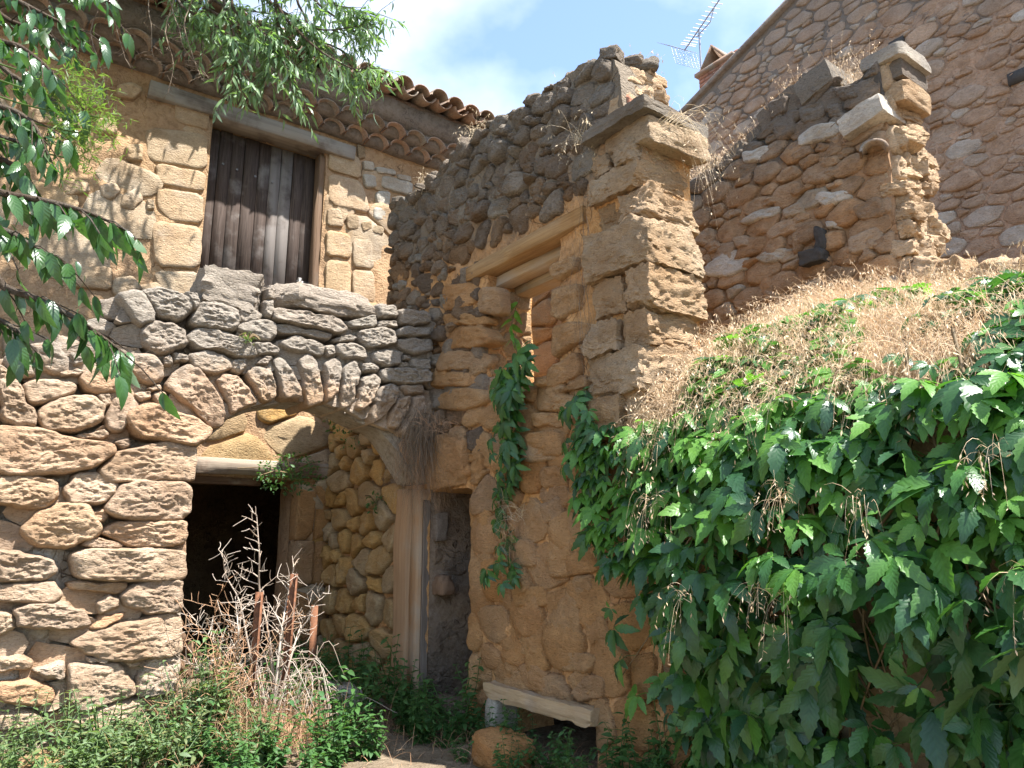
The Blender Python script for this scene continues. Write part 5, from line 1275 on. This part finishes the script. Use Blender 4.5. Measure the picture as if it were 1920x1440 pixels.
# dry roots hanging at the arch end, small dry tufts in the wall
def hang(loc, n, L, w, lab, mat, spread=.12, sz=.06, name='dry_roots'):
    m = MB(); P = rs.normal(size=(n, 3)) * (w, w, sz)
    D = np.c_[rs.normal(size=n) * spread, rs.normal(size=n) * spread, -np.ones(n)]; D /= np.linalg.norm(D, axis=1)[:, None]
    LL = L * (.4 + .6 * rs.rand(n)); V, Q, C = strips(P, D, LL, .1 * np.ones(n), np.full(n, .0024), rs, 8)
    wob = np.repeat(rs.normal(size=(len(V) // 2, 3)) * .018, 2, axis=0); m.add(V + wob, Q)
    tag(m.build(name, M[mat], loc=loc), lab, 'roots')
hang(WB.world(-0.20, .12, 2.62), 520, .8, .075, 'curtain of grey dry roots hanging at the right end of the arch', 'dark_root', .22)
hang(WB.world(-0.12, .02, 2.35), 160, .55, .1, 'thin brown roots hanging behind the arch end', 'red_twig')
hang(WC.world(2.03, .06, 3.6), 30, 1.15, .035, 'long thin dead stems trailing down beside the pier', 'dark_root', .05, .25)
hang(WC.world(1.25, .06, 1.75), 70, .4, .04, 'dead brown tuft hanging on the ochre wall', 'red_twig', .35)
r0 = WC.world(1.3, .05, 1.78); m = MB(); grass(m, rs.normal(size=(40, 3)) * .03, rs, .15, .3, .9, .7, .0026, (WC.n[0] * .5, WC.n[1] * .5, -.3), False)
tag(m.build('grass_tuft', M['pale_straw'], loc=r0), 'dry tuft rooted in the ochre wall right of the hanging shoot', 'grass')
r0 = WC.world(0.45, .12, 2.5); m = MB(); grass(m, rs.normal(size=(120, 3)) * (.12, .05, .04), rs, .12, .3, .9, .9, .0026, (WC.n[0] * .6, WC.n[1] * .6, -.2), False)
tag(m.build('grass_tuft', M['red_twig'], loc=r0), 'brown dead tuft over the narrow door', 'grass')
# leafy caper-like shrub under the arch, on the door lintel
def bush(name, loc, lab, n, rad, lf, mat, seed, cat='plant', stems=8, sq=(1, 1, .7), parts=False):
    q = random.Random(seed); o = thing(name, lab, cat, loc); mb = MB(); st = MB()
    for i in range(stems):
        e = Vector((q.gauss(0, rad * .6) * sq[0], q.gauss(0, rad * .6) * sq[1], q.uniform(-.3, 1) * rad * sq[2]))
        st.add(*tube_arr(smooth_line([(0, 0, 0), tuple(e * .5 + Vector((0, 0, .03))), tuple(e)], 6), [.005] * 7, 4))
    tpl = leaflet(lf, lf * .5, 4, .25, .2, .03)
    for i in range(n):
        d = Vector((q.gauss(0, 1), q.gauss(0, 1), q.gauss(0, 1))).normalized() * rad * q.random() ** .4
        p = Vector((d.x * sq[0], d.y * sq[1], d.z * sq[2]))
        R = frame(Vector((q.gauss(0, 1), q.gauss(0, 1), q.gauss(0, .7))) + d, Vector((q.gauss(0, .5), q.gauss(0, .5), 1)))
        add_leaf(mb, tpl, R, p, q.uniform(.6, 1.2))
    st.build('stem', M['stem'], o); tag(mb.build('foliage', M[mat], o), kind='stuff'); return o
bush('small_shrub', WA.world(-0.55, .28, 2.28), 'small dark leafy shrub growing on the doorway lintel', 420, .36, .05, 'dark_weed', 1, sq=(1, .7, .6))
bush('small_shrub', WC.world(-1.35, .12, 2.75), 'brownish leafy shrub growing high under the arch', 260, .3, .04, 'dark_weed', 2, sq=(1, .7, .9))
bush('small_shrub', WB.world(-1.62, .1, 3.05), 'tiny green sprig in a joint above the arch', 40, .07, .035, 'weed_leaf', 3)
bush('small_shrub', WC.world(-0.85, .1, 1.95), 'little green fern on the yellow stones by the door post', 70, .12, .045, 'dark_weed', 4)
# ------------------------------------------------------------------ weeds, dead bush and iron posts in front
def weed_mesh(seed, h, stems, lf, mat, spread=.25, wide=.38, n=12):
    q = random.Random(seed); mb = MB(); tpl = leaflet(lf, lf * wide, 5, .3, .3, .05)
    for i in range(stems):
        hh = h * q.uniform(.55, 1.05); e = Vector((q.gauss(0, spread), q.gauss(0, spread), 1)).normalized() * hh
        ln = smooth_line([(q.gauss(0, .03), q.gauss(0, .03), -.03), tuple(e * .5 + Vector((q.gauss(0, .03), q.gauss(0, .03), 0))), tuple(e)], 10)
        v, f = tube_arr(ln, [.004 - .0002 * k for k in range(11)], 4); mb.add(v, f, np.full((len(v), 2), (0.0, .5)))
        k = 0
        for t in np.linspace(.15, 1, n):
            p = ln[int(t * 10)]
            for sd in (0, 1):
                a = k * 1.9 + sd * math.pi + q.uniform(-.4, .4); d = Vector((math.cos(a), math.sin(a), q.uniform(-.25, .55)))
                add_leaf(mb, tpl, frame(d, Vector((q.gauss(0, .3), q.gauss(0, .3), 1))), p, q.uniform(.55, 1.1) * (1.1 - .5 * t))
            k += 1
    return mb.mesh('weed', M[mat])
WM = {'tall': [weed_mesh(i, .62, 7, .085, 'weed_leaf', .22) for i in range(3)], 'low': [weed_mesh(10 + i, .34, 12, .06, 'weed_leaf', .55) for i in range(3)],
      'dark': [weed_mesh(20 + i, .5, 9, .10, 'dark_weed', .35, .45) for i in range(3)]}
rr = random.Random(8)
def weed(kind, x, y, sc, lab, group):
    me = WM[kind][rr.randrange(3)]
    o = link('weed', me, None, (x, y, ground_z(x, y) - .02), (0, 0, rr.uniform(0, 6.28))); o.scale = (sc, sc, sc)
    return tag(o, lab, 'weed', group)
gA, gB, gC = 'weeds at the foot of the arch wall', 'weeds between the posts and the narrow door', 'weeds below the low opening'
def spot(w, s, out): p = w.world(s, out, 0); return p.x, p.y
for i in range(28):
    x, y = spot(WB, rr.uniform(-3.3, -1.5), rr.uniform(.12, .95)); weed('low', x, y, rr.uniform(.9, 1.5), 'low bushy green weed at the sunny foot of the arch wall', gA)
for i in range(7):
    x, y = spot(WB, rr.uniform(-2.05, -1.55), rr.uniform(.12, .4)); weed('tall', x, y, rr.uniform(.85, 1.25), 'tall leafy green weed beside the dead bush', 'tall weeds beside the dead bush')
for i in range(5):
    x, y = spot(WB, rr.uniform(-2.9, -2.4), rr.uniform(.12, .4)); weed('tall', x, y, rr.uniform(.6, .8), 'upright leafy weed against the cracked stones of the arch wall', 'upright weeds at the cracked stones')
for i in range(38):
    x, y = spot(WC, rr.uniform(-1.7, .9), rr.uniform(.15, 1.2)); weed('dark', x, y, rr.uniform(.65, 1.2), 'dark leafy weed in the shade by the narrow door', gB)
for i in range(18):
    x, y = spot(WC, rr.uniform(.5, 2.3), rr.uniform(.12, .5)); weed('dark', x, y, rr.uniform(.4, .75), 'dark leafy weed below the low opening', gC)
for i in range(30):
    x, y = spot(WC, rr.uniform(-.9, 1.3), rr.uniform(.7, 1.9)); weed('dark', x, y, rr.uniform(.5, .85), 'small dark weed on the bare ground before the narrow door', 'small weeds on the bare ground')
for i in range(4):
    x, y = spot(WC, rr.uniform(2.4, 3.2), rr.uniform(.15, .4)); weed('dark', x, y, rr.uniform(.8, 1.2), 'dark leafy weed under the creeper', 'weeds under the creeper')
# dry grass and litter on the ground
rs = np.random.RandomState(15); m = MB(); P = []
for i in range(2600):
    s, o = rs.uniform(-3.4, -.2), abs(rs.normal()) * .45 + .03; p = WB.world(s, o, 0)
    if p.x > 1: continue
    P.append((p.x, p.y, ground_z(p.x, p.y) - .01))
grass(m, np.array(P), rs, .08, .26, .6, .5, .0035, seeds=False)
P = []
for i in range(1500):
    p = WB.world(rs.normal() * .28 - 1.45, .15 + abs(rs.normal()) * .22, 0); P.append((p.x, p.y, ground_z(p.x, p.y) - .01))
grass(m, np.array(P), rs, .25, .75, .35, .55, .0035, seeds=False, seg=6)
P = []
for i in range(500):
    p = WC.world(rs.uniform(.6, 2.3), abs(rs.normal()) * .2 + .02, 0); P.append((p.x, p.y, ground_z(p.x, p.y) - .01))
grass(m, np.array(P), rs, .12, .35, .5, .8, .003, seeds=False)
tag(m.build('ground_grass', M['red_twig']), 'dry brown stalks and grass on the ground by the arch', 'grass', kind='stuff')
# dead bush of bleached branches
br = WB.world(-1.28, .2, 0); br.z = ground_z(br.x, br.y)
deadb = thing('dead_bush', 'leafless bush of bleached white branches in front of the dark doorway', 'bush', br)
q = random.Random(31); tw = MB()
def twig(mb, p, d, L, r, depth):
    pts = [p]; dd = d.normalized(); seg = max(3, int(L / .05))
    for i in range(seg):
        dd = (dd + Vector((q.gauss(0, .14), q.gauss(0, .14), q.gauss(0.03, .12)))).normalized(); pts.append(pts[-1] + dd * L / seg)
    mb.add(*tube_arr(pts, [max(.0018, r * (1 - .7 * i / seg)) for i in range(seg + 1)], 5))
    if depth:
        for i in range(1, seg + 1):
            if q.random() < (.75 if depth == 1 else .85):
                x = dd.cross(Vector((q.gauss(0, 1), q.gauss(0, 1), q.gauss(0, 1)))).normalized()
                twig(mb, pts[i], x + dd * .45 + Vector((0, 0, .15)), L * q.uniform(.18, .4) if depth > 1 else q.uniform(.05, .12), r * .55, depth - 1)
main = [([(500, 1330), (505, 1200), (492, 1110), (482, 1040), (480, 968)], .011), ([(505, 1330), (520, 1200), (545, 1120), (550, 1060)], .011), ([(490, 1340), (470, 1230), (450, 1130), (430, 1080), (415, 1040)], .009),
        ([(500, 1350), (440, 1250), (400, 1200), (370, 1165)], .009), ([(510, 1340), (480, 1240), (400, 1240), (365, 1250)], .01), ([(505, 1360), (500, 1300), (498, 1330), (505, 1400)], .009),
        ([(505, 1330), (540, 1230), (575, 1170), (590, 1110)], .009), ([(500, 1340), (455, 1240), (440, 1180), (445, 1120)], .008), ([(500, 1350), (530, 1260), (520, 1180), (500, 1130)], .008)]
for pl, r in main:
    br_ = MB(); n = len(pl)
    pts = [WB.world(*(lambda sz: (sz[0], .2 + q.gauss(0, .05), sz[1]))(WB.px(x, y, .2))) - br for x, y in pl]; pts[0] = Vector((q.gauss(0, .05), q.gauss(0, .03), 0))
    ln = smooth_line(pts, 22); br_.add(*tube_arr(ln, [r * (1 - .75 * i / 22) for i in range(23)], 6))
    for i in range(5, 23):
        for _ in range(1):
            dd = (ln[min(22, i + 1)] - ln[i - 1]).normalized(); x = dd.cross(Vector((q.gauss(0, 1), q.gauss(0, 1), q.gauss(0, 1)))).normalized()
            twig(br_, ln[i], x + dd * .5, q.uniform(.05, .2) * (1.2 - .6 * i / 22), r * .45, 1)
    br_.build('branch', M['dead_wood'], deadb)
dm = MB()
for i in range(70):
    a = q.uniform(0, 6.28); L = q.uniform(.35, .8); h = q.uniform(.15, .5); b0 = Vector((q.gauss(-.1, .22), q.gauss(0, .08), 0)); e = b0 + Vector((math.cos(a) * L * .7, math.sin(a) * L * .35, q.uniform(0, h)))
    ln = smooth_line([b0, b0 + (e - b0) * .45 + Vector((q.gauss(0, .04), q.gauss(0, .04), h)), e], 10); dm.add(*tube_arr(ln, [.0035 - .0002 * k for k in range(11)], 4))
    for k in range(3, 10, 2): twig(dm, ln[k], Vector((q.gauss(0, 1), q.gauss(0, 1), q.gauss(0, .7))), q.uniform(.04, .1), .0018, 0)
dm.build('tangled_twigs', M['dead_wood'], deadb)
# russet dead stalks
br = WB.world(-1.72, .15, 0); br.z = ground_z(br.x, br.y); m = MB()
for i in range(26):
    twig(m, Vector((q.gauss(0, .16), q.gauss(0, .06), -.02)), Vector((q.gauss(0, .22), q.gauss(0, .22), 1)), q.uniform(.5, 1.0), .004, 2 if i % 3 == 0 else 1)
tag(m.build('dead_stalks', M['red_twig'], loc=br), 'russet dead weed stalks against the pillar of the arch', 'weed')
# iron posts
for i, (a, b, lab) in enumerate([((487, 1110), (468, 1340), 'rusty iron bar standing among the white branches, middle of three'), ((552, 1076), (530, 1330), 'rusty iron bar with notched edge right of the white branches'), ((590, 1135), (577, 1390), 'dark rusty iron post standing before the yellow stones')]):
    o = .22 if i < 2 else -.15
    s0, z0 = WB.px(*a, o); s1, z1 = WB.px(*b, o); A_ = WB.world(s0, o, z0); B_ = WB.world(s1, o, z1)
    B_ = A_ + (B_ - A_) * ((A_.z - ground_z(B_.x, B_.y) + .08) / (A_.z - B_.z)); d = A_ - B_; m = MB()
    for (x0, x1, y0, y1) in ((-.026, .026, -.004, .004), (-.026, -.018, -.004, .036)): m.add(*box_arr(x0, x1, y0, y1, 0, d.length))
    if i == 1:
        for k in range(22): m.add(*box_arr(.026, .034, -.004, .004, .25 + k * .035, .268 + k * .035))
    ob = m.build('iron_post', M['rust'], None, False, loc=B_); ob.rotation_euler = d.to_track_quat('Z', 'Y').to_euler(); ob.rotation_euler.rotate_axis('Z', WB.rz + .4)
    tag(ob, lab, 'iron bar')
# loose rocks
def rock(w, px_, py_, out, sz, seed, lab, mat, name='rock', rot=0):
    s, z = w.px(px_, py_, out); p = w.world(s, out, 0); m = MB(); m.add(*block(*sz, seed, .25, .05, 10))
    gz = ground_z(p.x, p.y); tag(m.build(name, M[mat], None, loc=(p.x, p.y, max(gz + sz[2] * .35, 0))), lab, 'rock').rotation_euler = (.1, .1, w.rz + rot)
rock(WC, 940, 1405, .35, (.34, .3, .2), 4, 'big pinkish boulder before the low opening', 'ochre_stone')
rock(WB, 625, 1300, -.1, (.4, .3, .3), 6, 'grey angular stone lying beside the dark iron post', 'house_grey_stone')
rock(WB, 585, 1345, .25, (.22, .2, .16), 7, 'small brown stone at the foot of the dark iron post', 'ochre_stone')
rock(WB, 80, 1400, .45, (.2, .2, .2), 8, 'small pink stone among the low weeds', 'ochre_stone')
rock(WB, 520, 1385, .3, (.2, .18, .12), 9, 'small flat stone under the dead bush', 'arch_stone')
rock(WC, 860, 1330, -.1, (.3, .25, .16), 10, 'dark stone on the narrow door sill', 'cellar')

# ------------------------------------------------------------------ trees reaching in from the left
def limb(mb, pts, r0, r1, n=16, sides=7):
    ln = smooth_line(pts, n); mb.add(*tube_arr(ln, [r0 + (r1 - r0) * i / n for i in range(n + 1)], sides)); return ln
rr = random.Random(12)
tb = Vector((-2.75, 2.3, 0.1)); elm = thing('broadleaf_tree', 'tree with broad pointed leaves hanging in from the left', 'tree', tb)
def W_(px_, py_, Y): return at(px_, py_, Y) - tb
m = MB(); limb(m, [(0, 0, -.2), (.05, .05, 1.2), (-.05, .1, 2.4), (.1, .2, 3.6)], .13, .07); m.build('trunk', M['bark'], elm)
EL = [leaflet(.108, .038, 8, .3, .35 + .1 * i, .05, .8) for i in range(3)]; EM = []
for t in EL:
    mm = MB(); mm.add(*t); EM.append(mm.mesh('leaf', M['tree_leaf']))
bm = MB(); crown = MB(); cnt = 0
branches = [([(-.05, .1, 1.9), W_(-140, 330, 2.3), W_(0, 362, 2.3), W_(90, 378, 2.3), W_(170, 400, 2.32), W_(235, 432, 2.34)], 34, 1.0, 1), ([(-.05, .1, 1.6), W_(-120, 520, 2.3), W_(20, 545, 2.35), W_(110, 580, 2.4), W_(190, 630, 2.45), W_(235, 665, 2.45)], 38, 1.0, 1),
            ([(0, .1, 2.4), W_(-100, 100, 2.6), W_(10, 80, 2.6), W_(70, 110, 2.6), W_(110, 150, 2.6)], 30, .9, 1), ([(0, .1, 2.2), W_(-90, 200, 2.5), W_(0, 200, 2.5), W_(60, 230, 2.5), W_(90, 290, 2.5)], 36, .9, 1),
            ([(0, .1, 2.0), W_(-90, 300, 2.5), W_(0, 300, 2.55), W_(50, 330, 2.55), W_(70, 370, 2.55)], 26, .9, 1), ([(0, .1, 3), W_(-80, -60, 2.8), W_(30, 0, 2.8), W_(110, 40, 2.85), W_(165, 60, 2.9)], 34, .85, 1),
            ([(0, .1, 1.9), W_(-90, 430, 2.4), W_(0, 430, 2.45), W_(60, 460, 2.45), W_(120, 490, 2.5)], 26, .95, 1), ([(0, .1, 1.5), W_(-90, 600, 2.4), W_(-10, 600, 2.45), W_(30, 620, 2.45), W_(45, 660, 2.5)], 18, .9, 1),
            ([(0, .1, 3.2), W_(-60, -150, 2.8), W_(60, -60, 2.9), W_(150, -20, 3.0), W_(220, 10, 3.0)], 30, .85, 0), ([(0, .1, 2.6), W_(-120, 60, 2.9), W_(20, 140, 3.0), W_(90, 180, 3.0), W_(130, 220, 3.0)], 40, .8, 0),
            ([(0, .1, 2.2), W_(-120, 240, 2.9), W_(10, 260, 3.0), W_(60, 270, 3.0), W_(100, 250, 3.0)], 30, .8, 0), ([(0, .1, 2.8), W_(-120, -20, 3.0), W_(20, 40, 3.1), W_(80, 60, 3.1), W_(150, 100, 3.1)], 40, .8, 0)]
for pts, n, sc, solo in branches:
    ln = limb(bm, pts, .02, .003, 24, 5)
    for k in range(n):
        t = .38 + .62 * (k + rr.random()) / n; i = min(23, int(t * 24)); p = ln[i].copy(); d = (ln[min(24, i + 1)] - ln[i - 1]).normalized()
        side = d.cross(Vector((0, 0, 1))).normalized() * (1 if k % 2 else -1)
        if k % 3 == 0:   # short side twig
            e = p + (side * .6 + d * .7 + Vector((0, 0, rr.uniform(-.7, .2)))) * rr.uniform(.06, .2); bm.add(*tube_arr([p, (p + e) / 2 + Vector((0, 0, .01)), e], [.003, .0025, .002], 4)); p = e
        for j in range(2 if k % 3 == 0 else 1):
            tip = d * rr.uniform(.1, .7) + side * rr.uniform(.1, .8) * (1 - 2 * j) + Vector((0, 0, -rr.uniform(.5, 1.3)))
            nv = Vector((rr.gauss(0, .45), rr.gauss(-.35, .45), rr.uniform(.3, 1)))
            R = frame(tip, nv); s_ = sc * rr.uniform(.65, 1.2)
            if solo and cnt < 280:
                o = link('leaf', EM[k % 3], elm); o.rotation_euler = R.to_euler(); o.location = p; o.scale = (s_, s_, s_); cnt += 1
            else: add_leaf(crown, EL[k % 3], R, p, s_)
# the rest of the crown, above and outside the view
for i in range(1500):
    d = Vector((rr.gauss(0, .5), rr.gauss(0, .5), rr.gauss(0, .55))); p = Vector((-.35, .15, 3.1)) + d
    if p.x > .75: continue
    add_leaf(crown, EL[i % 3], frame(Vector((rr.gauss(0, .6), rr.gauss(0, .6), -1)), Vector((rr.gauss(0, .5), rr.gauss(0, .5), 1))), p, rr.uniform(.7, 1.2))
bm.build('branch', M['bark'], elm); tag(crown.build('crown', M['tree_leaf'], elm), kind='stuff')
# feathery light green spray inside the crown
fm = MB(); FT = leaflet(.03, .004, 3, .1, .1, 0)
for c, n in (((150, 190), 150), ((150, 250), 130), ((120, 160), 100), ((185, 220), 60), ((140, 300), 60)):
    c0 = W_(c[0], c[1], 2.75)
    for i in range(n):
        p = c0 + Vector((rr.gauss(0, .06), rr.gauss(0, .06), rr.gauss(0, .05)))
        for j in range(3): add_leaf(fm, FT, frame(Vector((rr.gauss(0, 1), rr.gauss(0, 1), rr.gauss(0, .8))), Vector((rr.gauss(0, .5), rr.gauss(0, .5), 1))), p, rr.uniform(.7, 1.6))
    fm.add(*tube_arr(smooth_line([W_(-60, c[1] - 60, 2.75), W_(60, c[1] - 20, 2.75), c0], 8), [.004] * 9, 4))
tag(fm.build('feathery_spray', M['feather_leaf'], elm), kind='stuff')
# almond tree over the eave
ta = WA.world(-3.9, 1.1, 0.1); alm = thing('almond_tree', 'almond tree with narrow grey-green leaves drooping over the tiled eave', 'tree', ta)
def A_at(px_, py_, Y): return at(px_, py_, Y) - ta
m = MB(); limb(m, [(0, 0, -.2), (.1, .1, 1.8), (-.05, .1, 3.6), (.25, .0, 5.6)], .17, .09); m.build('trunk', M['bark'], alm)
ab = MB(); lv = MB(); AT = [leaflet(.125, .024, 5, .3, .25 + .15 * i, .0, .8) for i in range(3)]
hub = Vector((.25, .0, 5.5))
al = [([(250, -90), (380, 10), (470, 65), (525, 105), (545, 165)], 5.80), ([(400, -70), (520, 15), (600, 55), (690, 45)], 5.90), ([(420, -80), (540, 40), (600, 95), (660, 128), (688, 125)], 5.80), ([(330, -80), (450, 30), (560, 65), (640, 95), (660, 140)], 6.00),
      ([(560, -90), (620, 0), (655, 15), (685, 25)], 5.90), ([(350, -80), (430, 40), (440, 110), (452, 165)], 5.70), ([(280, -70), (340, 10), (400, 45), (430, 70)], 5.60), ([(450, -80), (520, 40), (510, 100), (500, 140)], 5.80),
      ([(500, -80), (560, 10), (580, 60), (575, 110)], 6.00), ([(380, -80), (440, 20), (480, 50), (520, 80)], 5.70), ([(520, -90), (590, 0), (640, 40), (675, 70)], 6.10), ([(300, -90), (400, 0), (470, 20), (540, 30)], 5.80), ([(260, -80), (320, -10), (360, 20), (380, 60)], 5.70)]
for pl, Y in al:
    ln = limb(ab, [hub] + [A_at(x, y, Y) for x, y in pl], .022, .003, 30, 5)
    for k in range(10, 31):
        d = (ln[min(30, k + 1)] - ln[k - 1]).normalized()
        for _ in range(2 if k > 16 and k % 3 == 0 else 1):
            tw_d = (d + Vector((rr.gauss(0, .7), rr.gauss(0, .7), rr.gauss(-.25, .5)))).normalized(); L = rr.uniform(.12, .4)
            tl = [ln[k], ln[k] + tw_d * L * .5, ln[k] + tw_d * L + Vector((0, 0, -.05))]; ab.add(*tube_arr(tl, [.003, .0025, .0015], 4))
            for j in range(9):
                t = (j + 1) / 9; p = tl[0] + (tl[2] - tl[0]) * t
                add_leaf(lv, AT[j % 3], frame(tw_d * .6 + Vector((rr.gauss(0, .6), rr.gauss(0, .6), rr.gauss(-.55, .4))), Vector((rr.gauss(0, .6), rr.gauss(0, .6), 1))), p, rr.uniform(.6, 1.15))
for i in range(2200):
    d = Vector((rr.gauss(0, .8), rr.gauss(0, .7), rr.gauss(0, .5))); p = Vector((.3, -.1, 7.0)) + d
    add_leaf(lv, AT[i % 3], frame(Vector((rr.gauss(0, .7), rr.gauss(0, .7), -.7)), Vector((rr.gauss(0, .6), rr.gauss(0, .6), 1))), p, rr.uniform(.8, 1.3))
c0 = Vector((-2.75, 5.35, 7.35)) - ta  # unseen extra crown above the view, added to shade the upper house front
for i in range(5):
    limb(ab, [hub, hub + (c0 - hub) * .5 + Vector((0, 0, .2)), c0 + Vector((rr.gauss(0, .7), rr.gauss(0, .35), rr.gauss(0, .2)))], .03, .004, 14, 5)
for i in range(2300):
    d = Vector((rr.gauss(0, .95), rr.gauss(0, .42), abs(rr.gauss(0, .4)) - .15)); p = c0 + d
    add_leaf(lv, AT[i % 3], frame(Vector((rr.gauss(0, .7), rr.gauss(0, .7), -.7)), Vector((rr.gauss(0, .6), rr.gauss(0, .6), 1))), p, rr.uniform(.9, 1.5))
ab.build('branch', M['bark'], alm); tag(lv.build('crown', M['almond_leaf'], alm), kind='stuff')
dt = MB(); q = random.Random(3)
for pl in ([(200, -40), (215, 40), (235, 110)], [(240, -40), (280, 30), (285, 95), (295, 120)], [(300, -40), (310, 60), (325, 120), (315, 175)], [(330, -30), (345, 50), (365, 115), (380, 150)], [(180, -30), (170, 60), (190, 130), (205, 200)], [(270, -30), (330, 40), (345, 90), (395, 150)], [(150, -30), (190, 20), (240, 60), (250, 90)]):
    ln = limb(dt, [hub] + [A_at(x, y, 5.5) for x, y in pl], .008, .002, 20, 4)
    for k in range(8, 21):
        for _ in range(2): twig(dt, ln[k], Vector((q.gauss(0, 1), q.gauss(0, 1), q.gauss(-.5, .5))), q.uniform(.04, .12), .002, 0)
dt.build('dead_twigs', M['dark_root'], alm)
